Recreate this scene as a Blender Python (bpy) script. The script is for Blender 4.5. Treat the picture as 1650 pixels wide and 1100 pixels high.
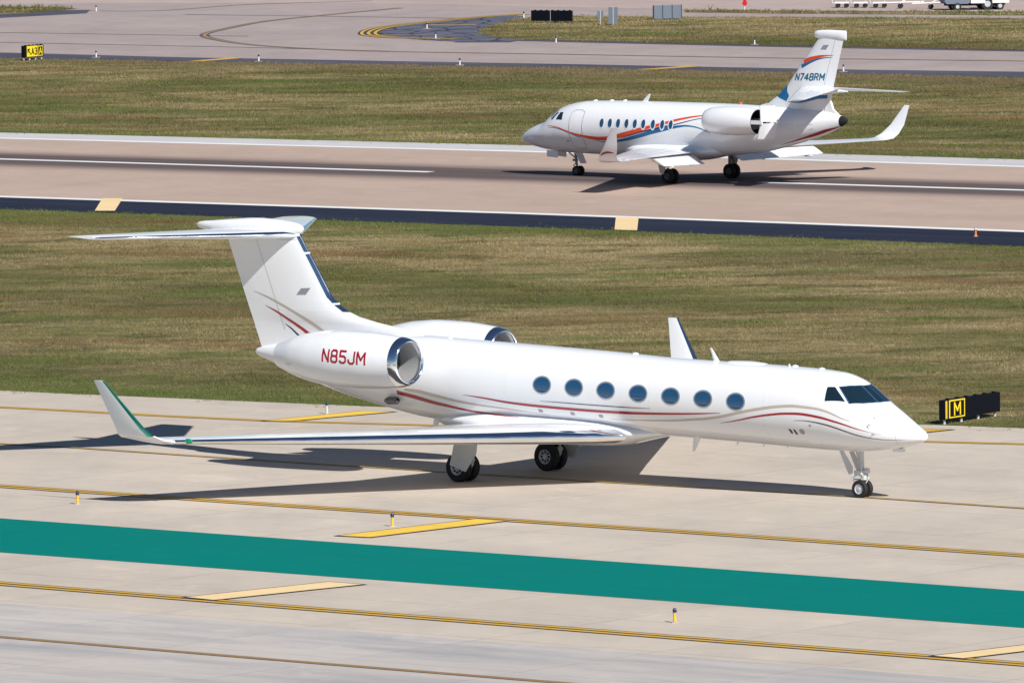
import bpy, bmesh, math, random
import numpy as np
from mathutils import Vector, Matrix
from mathutils.bvhtree import BVHTree
random.seed(7)
for o in list(bpy.data.objects): bpy.data.objects.remove(o)
SC = bpy.context.scene; COL = SC.collection
# ---------------------------------------------------------------- camera
cam = bpy.data.cameras.new('camera'); cam.sensor_fit = 'HORIZONTAL'; cam.sensor_width = 36; cam.lens = 339.10; cam.clip_start = 1; cam.clip_end = 20000
camo = bpy.data.objects.new('camera', cam); COL.objects.link(camo); SC.camera = camo
_p, _r = 0.0780125, -0.0114833
_R = Vector((1, 0, 0)); _U = Vector((0, math.sin(_p), math.cos(_p))); _F = Vector((0, math.cos(_p), -math.sin(_p)))
cx = _R*math.cos(_r)+_U*math.sin(_r); cy = _U*math.cos(_r)-_R*math.sin(_r)
m = Matrix((cx, cy, -_F)).transposed().to_4x4(); m.translation = (0, 0, 27.4125); camo.matrix_world = m
# ---------------------------------------------------------------- sky and sun
SUN = Vector((.59, -1.03, 1.0)).normalized()
el = math.asin(SUN.z); az = math.atan2(SUN.x, SUN.y)
w = bpy.data.worlds.new("World"); SC.world = w; w.use_nodes = True
nt = w.node_tree; sky = nt.nodes.new('ShaderNodeTexSky'); sky.sky_type = 'NISHITA'; sky.sun_disc = False
sky.sun_elevation = el; sky.sun_rotation = az; sky.air_density = 1.0; sky.dust_density = 0.1; sky.ozone_density = 4.0; sky.altitude = 800
nt.links.new(sky.outputs[0], nt.nodes['Background'].inputs[0]); nt.nodes['Background'].inputs[1].default_value = .05
sl = bpy.data.lights.new('sun', 'SUN'); sl.energy = 5.0; sl.angle = math.radians(.53); sl.color = (1, .965, .905)
so = bpy.data.objects.new('sun', sl); COL.objects.link(so); so.rotation_euler = SUN.to_track_quat('Z', 'Y').to_euler()
SC.view_settings.view_transform = 'Standard'; SC.view_settings.look = 'None'; SC.view_settings.exposure = .27; SC.view_settings.gamma = 1
SC.cycles.max_bounces = 6; SC.cycles.use_adaptive_sampling = True


# ---- shape tables and surface functions shared by all airframe parts ----
def pchip(xs, ys):
    n = len(xs); h = [xs[i+1]-xs[i] for i in range(n-1)]; d = [(ys[i+1]-ys[i])/h[i] for i in range(n-1)]
    m = [0.0]*n; m[0] = d[0]; m[-1] = d[-1]
    for i in range(1, n-1):
        if d[i-1]*d[i] > 0:
            w1 = 2*h[i]+h[i-1]; w2 = h[i]+2*h[i-1]; m[i] = (w1+w2)/(w1/d[i-1]+w2/d[i])
    def f(x):
        if x <= xs[0]: return ys[0]
        if x >= xs[-1]: return ys[-1]
        i = 0
        while x > xs[i+1]: i += 1
        t = (x-xs[i])/h[i]; a = t*t; b = a*t
        return (2*b-3*a+1)*ys[i]+(b-2*a+t)*h[i]*m[i]+(3*a-2*b)*ys[i+1]+(b-a)*h[i]*m[i+1]
    return f

class Body:
    """fuselage-like surface: stations (s, ztop, zbottom, halfwidth, zwidest), theta 0 = crown, positive to starboard (-y)"""
    def __init__(self, rows):
        self.s0, self.s1 = rows[0][0], rows[-1][0]; self.xs = [r[0] for r in rows]
        self.f = [pchip(self.xs, [r[k] for r in rows]) for k in (1, 2, 3, 4)]
    def at(self, s): return [g(s) for g in self.f]
    def P(self, s, th):
        zt, zb, w, zc = self.at(s); c = math.cos(th)
        return (-s, -w*math.sin(th), zc+(zt-zc if c > 0 else zc-zb)*c)

JET_ROWS = [(0, 1.93, 1.93, .0, 1.93), (.012, 1.985, 1.88, .055, 1.93), (.05, 2.045, 1.83, .12, 1.93), (.12, 2.11, 1.79, .19, 1.93), (.41, 2.28, 1.69, .36, 1.95),
 (.97, 2.62, 1.555, .62, 2.02), (1.53, 2.95, 1.46, .83, 2.12), (1.85, 3.17, 1.425, .92, 2.2), (2.18, 3.40, 1.395, .99, 2.28), (2.56, 3.60, 1.38, 1.06, 2.38),
 (3.13, 3.755, 1.38, 1.12, 2.48), (4.5, 3.84, 1.40, 1.18, 2.58), (6.1, 3.875, 1.45, 1.195, 2.64), (9.3, 3.92, 1.53, 1.195, 2.72), (12.2, 4.03, 1.6, 1.195, 2.80),
 (15.6, 4.13, 1.66, 1.195, 2.88), (18.0, 4.2, 1.60, 1.17, 2.92), (19.0, 4.23, 1.67, 1.13, 2.98), (21.12, 4.2, 2.02, .98, 3.1), (22.64, 4.09, 2.33, .78, 3.22),
 (23.93, 3.95, 2.69, .56, 3.33), (24.85, 3.8, 2.96, .38, 3.39), (25.7, 3.66, 3.24, .2, 3.45), (26.0, 3.59, 3.33, .12, 3.46), (26.1, 3.55, 3.385, .075, 3.465), (26.14, 3.47, 3.47, 0, 3.47)]
TRI_ROWS = [(.18, 1.63, 1.63, 0, 1.63), (.195, 1.70, 1.565, .06, 1.63), (.25, 1.79, 1.51, .15, 1.64), (.53, 2.0, 1.43, .34, 1.68), (1.12, 2.27, 1.29, .6, 1.78),
 (1.9, 2.54, 1.165, .86, 1.9), (2.37, 2.90, 1.11, .97, 2.0), (2.9, 3.21, 1.075, 1.05, 2.12), (3.68, 3.42, 1.05, 1.13, 2.2), (4.4, 3.51, 1.04, 1.16, 2.26),
 (7, 3.575, 1.03, 1.17, 2.3), (11.4, 3.60, 1.07, 1.17, 2.33), (12.74, 3.595, 1.2, 1.14, 2.38), (14.9, 3.56, 1.43, 1.0, 2.5), (16.0, 3.52, 1.66, .86, 2.6),
 (17.35, 3.45, 2.0, .64, 2.74), (18.23, 3.4, 2.25, .48, 2.86), (18.93, 3.33, 2.5, .33, 2.95), (19.28, 3.25, 2.66, .25, 2.98), (19.6, 3.14, 2.84, .15, 3.0), (19.7, 3.09, 2.92, .08, 3.01), (19.73, 3.01, 3.01, 0, 3.01)]
JET = Body(JET_ROWS); TRI = Body(TRI_ROWS)
# ---- traced layout, metres: (s, theta, width) on the airframes, (x, y) on the ground
J_RED1 = [(19.61, 1.974, 0.126), (18.775, 2.033, 0.137), (17.689, 2.157, 0.114), (16.658, 2.319, 0.08), (15.663, 2.414, 0.046), (14.806, 2.439, 0.011)]
J_TAN1 = [(19.258, 1.86, 0.057), (18.709, 1.855, 0.097), (17.958, 1.912, 0.103), (17.238, 2.006, 0.091), (16.166, 2.117, 0.069), (15.088, 2.182, 0.046), (14.378, 2.23, 0.023), (13.661, 2.262, 0.011)]
J_TAN2 = [(11.307, 2.237, 0.011), (10.036, 2.169, 0.04), (8.918, 2.099, 0.069), (7.792, 1.984, 0.08), (7.043, 1.884, 0.08), (7.643, 1.969, 0.086), (6.892, 1.854, 0.086), (6.148, 1.698, 0.086), (5.431, 1.565, 0.086), (4.733, 1.461, 0.08), (4.045, 1.401, 0.08), (3.367, 1.394, 0.069), (2.832, 1.424, 0.057), (2.385, 1.472, 0.034), (2.141, 1.465, 0.011)]
J_RED2 = [(16.878, 1.833, 0.008), (16.144, 1.886, 0.046), (15.064, 1.975, 0.08), (13.971, 2.008, 0.091), (12.873, 2.014, 0.097), (11.776, 2.009, 0.097), (10.676, 1.984, 0.097), (9.573, 1.938, 0.08), (8.473, 1.874, 0.063), (7.742, 1.824, 0.046), (6.87, 1.757, 0.011)]
J_BLK1 = [(13.847, 1.862, 0.008), (13.182, 1.848, 0.023), (12.084, 1.843, 0.029), (10.989, 1.831, 0.029), (10.26, 1.816, 0.023), (9.533, 1.796, 0.008)]
J_RED3 = [(6.958, 2.045, 0.008), (6.345, 1.932, 0.034), (5.667, 1.789, 0.051), (5.016, 1.681, 0.063), (4.381, 1.604, 0.069), (3.762, 1.57, 0.074), (3.155, 1.586, 0.074), (2.698, 1.609, 0.069), (2.262, 1.618, 0.057), (1.899, 1.641, 0.04), (1.551, 1.646, 0.017), (1.165, 1.661, 0.008)]
J_BLK2 = [(4.122, 1.761, 0.008), (3.639, 1.733, 0.023), (3.103, 1.752, 0.04), (2.653, 1.791, 0.046), (2.285, 1.834, 0.046), (1.87, 1.895, 0.046), (1.468, 1.924, 0.04), (1.082, 1.944, 0.034), (0.704, 1.943, 0.029), (0.492, 1.905, 0.008)]
J_WIN = [(13.727, 1.443), (12.482, 1.444), (11.249, 1.444), (10.001, 1.435), (8.756, 1.436), (7.522, 1.44), (6.283, 1.442)]
J_SIDEWIN = [(3.1, 0.802), (2.853, 0.74), (2.382, 1.022), (3.043, 1.178)]
J_SHIELD = [(2.726, 0.694), (2.42, 0.49), (2.202, 0.198), (2.051, 0.191), (1.52, 0.182), (1.84, 0.74), (2.235, 1.0), (2.458, 0.877)]
J_SHIELDTOP = [(2.181, 0.004), (1.511, 0.022)]
J_WSP = [(2.709, 0.701), (2.546, 0.607), (2.371, 0.465), (2.221, 0.269), (1.603, 0.375), (1.785, 0.654), (2.008, 0.857), (2.231, 0.992)]
J_WSF = [(2.765, 0.696), (2.564, 0.578), (2.352, 0.391), (2.214, 0.152), (1.534, 0.276), (1.675, 0.558), (1.881, 0.789), (2.261, 1.032)]
J_VENTS = [(13.927, 2.148), (12.682, 2.151), (11.587, 2.151), (13.188, 2.232), (14.389, 2.224)]
J_NOSE_DOTS = [(4.318, 2.069), (4.152, 2.084), (3.902, 2.063), (3.554, 1.854), (2.986, 2.512), (1.439, 1.053), (1.203, 0.707), (1.558, 1.364), (1.443, 1.72)]
J_FTAN = [(26.156, 5.377, 0.008), (25.618, 5.23, 0.046), (25.005, 5.015, 0.069), (24.317, 4.733, 0.08), (23.709, 4.442, 0.103), (23.178, 4.137, 0.114), (22.875, 3.971, 0.114)]
J_FRED = [(25.661, 4.943, 0.008), (25.163, 4.754, 0.057), (24.705, 4.534, 0.08), (24.248, 4.302, 0.097), (23.716, 3.997, 0.126), (23.413, 3.831, 0.114)]
J_FBLK = [(24.877, 4.397, 0.008), (24.633, 4.258, 0.046), (24.344, 4.049, 0.057), (24.026, 3.837, 0.057)]
J_FLAG = [(24.307, 5.32), (24.112, 5.535), (23.728, 5.56), (23.923, 5.334)]
T_ORG = [(2.449, -1.222, 0.014), (2.89, -1.364, 0.036), (3.364, -1.477, 0.041), (3.744, -1.595, 0.054), (4.102, -1.704, 0.068), (4.446, -1.785, 0.09), (4.786, -1.839, 0.113), (5.297, -1.901, 0.149), (5.814, -1.93, 0.171), (6.347, -1.912, 0.18), (6.896, -1.834, 0.189), (7.17, -1.775, 0.18), (7.77, -1.665, 0.18), (8.356, -1.55, 0.171), (8.986, -1.434, 0.135), (9.214, -1.405, 0.135), (9.771, -1.3, 0.126), (10.315, -1.19, 0.113), (10.855, -1.098, 0.099), (11.393, -1.018, 0.081), (11.931, -0.957, 0.063), (12.284, -0.932, 0.054)]
T_BLU1 = [(2.625, -1.377, 0.014), (3.035, -1.452, 0.032), (3.495, -1.552, 0.036), (3.862, -1.667, 0.036), (4.154, -1.756, 0.036), (4.541, -1.872, 0.032), (4.763, -1.913, 0.014)]
T_BLU2 = [(5.546, -2.014, 0.014), (5.994, -2.058, 0.036), (6.467, -2.047, 0.068), (7.016, -1.991, 0.113), (7.879, -1.853, 0.158), (7.723, -1.882, 0.158), (8.332, -1.772, 0.171), (8.93, -1.654, 0.171), (9.513, -1.556, 0.171), (10.087, -1.47, 0.144), (10.655, -1.398, 0.099), (11.11, -1.366, 0.072), (11.574, -1.392, 0.054), (12.036, -1.474, 0.045), (12.375, -1.574, 0.032), (12.595, -1.644, 0.009)]
T_NAVY = [(7.145, -1.871, 0.018), (7.754, -1.764, 0.045), (8.352, -1.647, 0.054), (8.935, -1.549, 0.063), (9.509, -1.459, 0.063), (9.963, -1.392, 0.054), (10.413, -1.332, 0.045), (10.909, -1.245, 0.045), (11.449, -1.144, 0.036), (11.986, -1.07, 0.036), (12.338, -1.04, 0.032)]
T_TAIL = [(16.174, -2.641, 0.017), (16.862, -2.583, 0.067), (17.531, -2.538, 0.139), (18.182, -2.513, 0.212), (18.642, -2.449, 0.234), (19.063, -2.546, 0.2), (19.409, -2.758, 0.083)]
T_WIN = [(6.019, -1.346), (6.523, -1.335), (7.02, -1.333), (7.532, -1.332), (8.036, -1.337), (8.545, -1.331), (9.124, -1.343), (9.685, -1.344), (10.194, -1.331)]
T_DOOR = [(4.204, -0.803), (4.034, -0.913), (3.996, -1.136), (4.015, -1.435), (4.024, -1.732), (4.039, -2.013), (4.109, -2.266), (4.294, -2.426), (4.634, -2.443), (4.839, -2.407), (4.863, -2.091), (4.839, -1.737), (4.817, -1.413), (4.838, -1.157), (4.837, -0.915), (4.626, -0.814), (4.204, -0.803)]
T_SIDEWIN = [(3.196, -0.767), (3.417, -0.814), (3.504, -1.173), (3.057, -1.104)]
T_SHIELD = [(2.97, -0.675), (3.078, -0.763), (2.819, -1.055), (2.671, -0.983)]
T_FORG = [(17.373, 5.753), (18.002, 5.897), (18.559, 5.981), (19.08, 5.976), (18.558, 5.91), (18.07, 5.818), (17.581, 5.66), (17.196, 5.516)]
T_FBLU = [(17.196, 5.516), (17.685, 5.663), (18.279, 5.839), (18.974, 5.882), (18.557, 5.856), (18.069, 5.726), (17.509, 5.469), (16.949, 5.266)]
T_SWOOSH = [(16.276, 4.571), (16.308, 4.273), (16.445, 4.06), (16.302, 3.784), (16.023, 3.886), (15.85, 4.044), (15.958, 4.264)]
T_BAND = [(16.372, 3.786, 0.028), (16.931, 3.774, 0.067), (17.56, 3.899, 0.122), (18.189, 4.05, 0.167), (18.85, 4.067, 0.156)]
T_REG = [(16.789, 4.763), (16.89, 5.08), (18.48, 5.129), (18.42, 4.803)]
T_FFLAG = [(18.284, 6.218), (18.46, 6.427), (18.772, 6.434), (18.596, 6.214)]
T_RUD = [(19.088, 6.722), (18.692, 5.47), (18.37, 4.65), (19.028, 4.515)]
G_EDGE0 = [(-17.68, 331.58), (-15.47, 329.99), (-10.04, 326.58), (-4.72, 323.25), (5.62, 318.2), (14.53, 313.23), (16.59, 312.02)]
G_EDGEY = [(-17.32, 324.71), (-15.16, 323.18), (-11.91, 320.67), (-8.08, 318.12), (-4.63, 316.59), (3.5, 312.82), (13.13, 307.59), (16.28, 306.26)]
G_CL = [(-16.59, 310.64), (-13.9, 308.71), (-9.24, 304.66), (2.52, 295.02), (10.52, 288.98), (15.13, 284.89)]
G_L3 = [(-15.82, 295.85), (-6.1, 287.84), (4.9, 279.02), (14.39, 271.04)]
G_T0 = [(-15.28, 285.46), (-5.9, 277.66), (4.71, 269.06), (13.87, 261.42)]
G_T1 = [(-14.75, 275.27), (-5.7, 267.84), (4.53, 259.54), (13.37, 252.12)]
G_L4 = [(-14.29, 266.53), (-5.53, 258.96), (4.37, 250.66), (12.91, 243.59)]
G_L5 = [(-13.58, 252.79), (-5.26, 245.82), (0.79, 240.92)]
G_BAR1 = [(-5.1, 278.9), (-4.19, 278.33), (-0.29, 282.72), (-1.09, 283.48)]
G_BAR2 = [(-8.98, 262.23), (-8.2, 261.41), (-4.22, 265.07), (-5.16, 265.84)]
G_BAR3 = [(10.71, 245.67), (11.43, 245.02), (13.05, 246.29), (13.14, 247.89)]
G_BAR4 = [(-8.2, 318.02), (-7.26, 317.89), (-4.01, 320.95), (-5.07, 321.41)]
G_BAR5 = [(11.07, 309.76), (12.06, 309.52), (14.2, 311.71), (13.08, 312.26)]
G_R0 = [(-25.97, 490.85), (0.11, 474.69), (24.44, 457.82)]
G_R1 = [(-25.67, 485.24), (0.11, 468.92), (24.11, 451.73)]
G_R2 = [(-23.25, 438.64), (0.06, 422.91), (21.71, 407.1)]
G_R3 = [(-22.79, 429.75), (0.06, 414.04), (21.21, 397.75)]
G_RC = [(-24.76, 467.62), (-3.71, 453.4), (11.5, 442.72), (23.2, 434.84)]
G_RUBBER = [(-24.97, 471.77), (-24.47, 462.02), (0.1, 457.31), (0.09, 445.79), (23.51, 440.48), (22.88, 428.91)]
G_CH1 = [(-18.49, 436.43), (-17.57, 436.26), (-17.57, 427.54), (-18.47, 427.7)]
G_CH2 = [(4.59, 419.39), (5.57, 418.81), (5.39, 410.51), (4.43, 411.07)]
G_S0 = [(-30.43, 576.73), (-19.0, 567.92), (2.86, 555.03), (20.15, 544.25), (28.87, 540.15)]
G_S1 = [(-30.07, 569.78), (-18.86, 563.4), (2.84, 551.08), (20.0, 540.1), (28.54, 534.04)]
G_SB1 = [(-18.84, 563.03), (-17.93, 562.82), (-15.56, 566.35), (-16.34, 566.91)]
G_SB2 = [(7.05, 547.26), (7.93, 547.06), (10.99, 550.26), (10.11, 550.82)]
G_ISL = [(-2.08, 595.46), (-0.73, 587.73), (0.78, 585.74), (5.42, 582.19), (15.92, 574.5), (30.22, 565.27), (32.43, 606.35), (16.98, 612.1), (11.22, 613.59), (4.21, 617.18), (1.43, 616.12), (0.31, 613.74), (-1.13, 604.52)]
G_ISL2 = [(11.41, 623.93), (17.23, 621.03), (32.93, 615.56), (32.64, 610.26), (17.12, 616.98), (11.34, 620.29)]
G_ISLSH = [(-3.14, 583.49), (-0.13, 582.75), (0.77, 584.53), (5.41, 581.0), (15.89, 573.34), (30.16, 564.15)]
G_ASPH = [(-8.44, 597.88), (-8.14, 601.17), (-6.81, 607.68), (-5.39, 610.8), (-2.56, 616.25), (0.32, 619.09), (1.03, 617.11), (1.59, 605.55), (0.77, 584.13), (-0.13, 583.55), (-3.14, 583.49), (-5.19, 586.4), (-7.31, 590.16)]
G_HP1 = [(1.04, 620.26), (-1.98, 616.55), (-5.38, 609.93), (-6.8, 606.82), (-8.15, 602.45), (-8.66, 597.1), (-8.3, 592.86), (-6.62, 589.58), (-3.15, 587.51)]
G_HP1b = [(-1.96, 605.59), (-5.04, 606.37)]
G_HP1c = [(-3.17, 591.6), (-7.81, 593.57)]
G_HP2 = [(-7.07, 631.57), (-12.05, 621.85), (-15.5, 614.26), (-17.66, 604.84), (-18.81, 597.13), (-17.95, 590.34), (-15.39, 582.49), (-11.18, 575.99), (-7.1, 572.23), (2.93, 566.49), (15.49, 559.03), (29.51, 552.07)]
G_CR1 = [(-31.79, 602.87), (-16.03, 593.96)]
G_CR2 = [(-31.1, 589.51), (-15.65, 579.4), (-7.1, 572.69)]
G_CR3 = [(-20.89, 625.51), (-8.72, 618.74), (-1.94, 614.32)]
G_CR4 = [(-29.53, 633.75), (-23.13, 631.61), (-17.23, 639.46), (-9.05, 643.03)]
G_GL = [(-33.78, 640.99), (-29.97, 639.04), (-28.39, 635.79), (-29.55, 634.22), (-31.22, 630.95), (-33.14, 628.69)]
G_GLA = [(-33.14, 628.69), (-31.22, 630.95), (-29.55, 634.22), (-27.5, 634.15), (-27.49, 629.05), (-32.87, 623.62)]
P_LIGHTF = [(-26.99, 631.69), (-24.36, 569.18), (-14.58, 562.03), (-2.82, 554.9), (-4.44, 587.83), (-5.08, 601.25), (0.99, 614.89), (2.86, 580.83), (14.69, 575.58), (18.83, 542.45)]
P_LIGHTN = [(-13.16, 289.68), (-3.57, 281.6), (4.23, 254.39), (-6.2, 320.51)]
P_CONE = [(19.53, 404.34)]
P_MSIGN = [(14.01, 313.76), (15.97, 316.81)]
P_ASIGN = [(-28.55, 566.42), (-27.49, 568.04)]
P_BSIGN = [(1.48, 608.17), (4.02, 607.09)]
P_GS1 = [(5.55, 603.68)]
P_GS2 = [(6.25, 603.51)]
P_GS3 = [(9.14, 609.71), (11.08, 610.53)]
P_STOP = [(15.27, 622.46)]
P_CARTS = [(21.43, 624.51), (22.63, 624.2), (23.86, 623.87), (25.67, 622.01), (27.03, 621.2), (27.78, 620.08)]
P_TRUCK = [(27.94, 619.13), (32.04, 619.88)]
# ---------------------------------------------------------------- node helper
class NM:
    def __init__(s, name):
        s.m = bpy.data.materials.new(name); s.m.use_nodes = True; s.t = s.m.node_tree; s.b = s.t.nodes['Principled BSDF']
    def n(s, typ, ins=None, **kw):
        q = s.t.nodes.new(typ)
        for k, v in kw.items(): setattr(q, k, v)
        for k, v in (ins or {}).items(): s.set(q.inputs[k], v)
        return q
    def set(s, inp, v):
        if isinstance(v, bpy.types.NodeSocket): s.t.links.new(v, inp)
        elif isinstance(v, bpy.types.Node): s.t.links.new(v.outputs[0], inp)
        else:
            if hasattr(inp.default_value, '__len__') and len(inp.default_value) == 4 and len(v) == 3: v = (*v, 1)
            inp.default_value = v
    def math(s, op, a, b=0.0, c=0.0, clamp=False):
        q = s.n('ShaderNodeMath', operation=op, use_clamp=clamp); s.set(q.inputs[0], a); s.set(q.inputs[1], b); s.set(q.inputs[2], c); return q.outputs[0]
    def mix(s, f, a, b, mode='MIX'):
        q = s.n('ShaderNodeMix', data_type='RGBA', blend_type=mode); s.set(q.inputs[0], f); s.set(q.inputs[6], a); s.set(q.inputs[7], b); return q.outputs[2]
    def ramp(s, f, stops):
        q = s.n('ShaderNodeValToRGB', {0: f}); e = q.color_ramp.elements
        while len(e) < len(stops): e.new(.5)
        for i, (p, c) in enumerate(stops): e[i].position = p; e[i].color = (c, c, c, 1) if isinstance(c, (int, float)) else (*c, 1)
        return q.outputs[0]
    def pos(s, ang=0, scale=(1, 1, 1)):
        g = s.n('ShaderNodeNewGeometry'); r = s.n('ShaderNodeVectorRotate', {0: g.outputs['Position'], 'Angle': -ang}, rotation_type='Z_AXIS')
        v = s.n('ShaderNodeVectorMath', {0: r.outputs[0], 1: scale}, operation='MULTIPLY'); return v.outputs[0]
    def noise(s, v, sc, det=4, rough=.55, out=0):
        q = s.n('ShaderNodeTexNoise', {'Vector': v, 'Scale': sc, 'Detail': det, 'Roughness': rough}); return q.outputs[out]
    def out(s, **kw):
        for k, v in kw.items(): s.set(s.b.inputs[k.replace('_', ' ')], v)
        return s.m
    def bump(s, h, st, d=.02):
        q = s.n('ShaderNodeBump', {'Height': h, 'Strength': st, 'Distance': d}); s.set(s.b.inputs['Normal'], q.outputs[0])

def simple(name, col, rough=.5, metal=0., coat=0., var=.06, sc=3.):
    q = NM(name); tc = q.n('ShaderNodeTexCoord'); f = q.noise(tc.outputs['Object'], sc, 5)
    c = q.mix(f, tuple(max(0, x*(1-var)) for x in col), tuple(min(1, x*(1+var)) for x in col))
    rr = q.math('MULTIPLY_ADD', f, .12, rough-.06)
    q.out(Base_Color=c, Roughness=rr, Metallic=metal)
    if coat: q.out(Coat_Weight=coat, Coat_Roughness=.05)
    if coat and sc < 1: q.bump(q.noise(tc.outputs['Object'], 1.1, 3), .25, .03)
    return q.m
TAX = math.radians(-39.3); RWY = math.radians(-34.6)
def concrete(name, ca, cb, cstain, ang, slab, joint=.35, streak=.5, rubber=None, al=False):
    q = NM(name); P = q.pos(ang); L = q.pos(ang, (.2, 1.1, 1)) if al else q.pos(0, (1, .55, 1)); L2 = q.pos(ang, (.03, 1, 1))
    big = q.ramp(q.noise(q.pos(ang, (.35, 1, 1)), .09, 5, .6), [(.3, 0.), (.72, 1.)])
    c = q.mix(big, ca, cb)
    lon = q.ramp(q.noise(L, .33, 7, .68), [(.44, 0.), (.68, 1.)])
    c = q.mix(q.math('MULTIPLY', lon, streak), c, cstain)
    lon2 = q.ramp(q.noise(L2, 1.6, 5, .6), [(.5, 0.), (.8, 1.)])
    c = q.mix(q.math('MULTIPLY', lon2, .35), c, tuple(x*1.22 for x in ca))
    lt = q.ramp(q.noise(q.pos(.3, (1, .7, 1)), .5, 7, .7), [(.56, 0.), (.66, 1.)]); c = q.mix(q.math('MULTIPLY', lt, .45), c, tuple(x*1.28 for x in ca))
    sp = q.n('ShaderNodeSeparateXYZ', {0: P})
    # slab to slab tone
    ix = q.math('FLOOR', q.math('DIVIDE', sp.outputs[0], slab)); iy = q.math('FLOOR', q.math('DIVIDE', sp.outputs[1], slab))
    cmb = q.n('ShaderNodeCombineXYZ', {0: ix, 1: iy}); wn = q.n('ShaderNodeTexWhiteNoise', {'Vector': cmb.outputs[0]}, noise_dimensions='2D')
    c = q.mix(q.math('MULTIPLY', wn.outputs[0], .10), c, tuple(x*.6 for x in cstain))
    jx = q.math('PINGPONG', sp.outputs[0], slab/2); jy = q.math('PINGPONG', sp.outputs[1], slab/2)
    j = q.math('LESS_THAN', q.math('MINIMUM', jx, jy), .028)
    jn = q.ramp(q.noise(P, .35, 3), [(.35, .35), (.65, 1.)])
    c = q.mix(q.math('MULTIPLY', q.math('MULTIPLY', j, jn), joint), c, tuple(x*.35 for x in ca))
    # cracks and stains
    st = q.ramp(q.noise(q.pos(-.2, (.6, 1, 1)), 1.3, 7, .7), [(.56, 0.), (.7, 1.)]); c = q.mix(q.math('MULTIPLY', st, .4), c, cstain)
    if rubber is not None:
        cxr, cyr = rubber; n = (-math.sin(ang)*cxr+math.cos(ang)*cyr)
        d = q.math('SUBTRACT', sp.outputs[1], n); wob = q.math('MULTIPLY', q.math('SUBTRACT', q.noise(L2, .8, 3), .5), 1.2); d = q.math('ADD', d, wob)
        a = q.math('ABSOLUTE', d); g = q.math('SUBTRACT', a, 2.3); g = q.math('DIVIDE', q.math('MULTIPLY', g, g), 4.2)
        e = q.math('POWER', 2.718, q.math('MULTIPLY', g, -1.0)); core = q.math('POWER', 2.718, q.math('MULTIPLY', q.math('MULTIPLY', q.math('MULTIPLY', d, d), q.math('MULTIPLY', d, d)), -.0020))
        e = q.math('MAXIMUM', e, core, clamp=True)
        sn = q.ramp(q.noise(q.pos(ang, (.012, 1, 1)), 2.2, 6, .65), [(.3, .84), (.7, 1.)])
        c = q.mix(q.math('MULTIPLY', q.math('MULTIPLY', e, sn), .98, clamp=True), c, (.040, .030, .037))
    fine = q.noise(P, 9, 5, .7); c = q.mix(q.math('MULTIPLY', fine, .18), c, cstain)
    q.out(Base_Color=c, Roughness=.85, Specular_IOR_Level=.25); q.bump(fine, .25, .01); return q.m
def asphalt(name, col, ang):
    q = NM(name); a = q.ramp(q.noise(q.pos(ang, (.12, 1, 1)), .5, 6, .7), [(.35, 0.), (.75, 1.)]); c = q.mix(a, col, tuple(x*1.9+.008 for x in col))
    f = q.noise(q.pos(), 6, 5, .7); c = q.mix(q.math('MULTIPLY', f, .4), c, tuple(x*.5 for x in col))
    q.out(Base_Color=c, Roughness=.9, Specular_IOR_Level=.2); q.bump(f, .4, .01); return q.m
def paint(name, col, wear=.35, under=(.4, .35, .3), rough=.6):
    q = NM(name); f = q.ramp(q.noise(q.pos(TAX, (.3, 1, 1)), 2.2, 7, .7), [(.5, 0.), (.72, 1.)]); c = q.mix(q.math('MULTIPLY', f, wear), col, under)
    g = q.noise(q.pos(), .25, 3); c = q.mix(q.math('MULTIPLY', g, .25), c, tuple(x*.75 for x in col)); g2 = q.ramp(q.noise(q.pos(TAX, (.04, 1, 1)), .9, 6, .65), [(.48, 0.), (.66, 1.)]); c = q.mix(q.math('MULTIPLY', g2, .22), c, tuple(x*.62+.01 for x in col)); ch = q.ramp(q.noise(q.pos(TAX, (.5, 1, 1)), 5.5, 6, .75), [(.64, 0.), (.70, 1.)]); c = q.mix(q.math('MULTIPLY', ch, wear), c, under if name != 'teal_marking' else (.2, .3, .27)); q.out(Base_Color=c, Roughness=rough, Specular_IOR_Level=.3); return q.m
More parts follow.
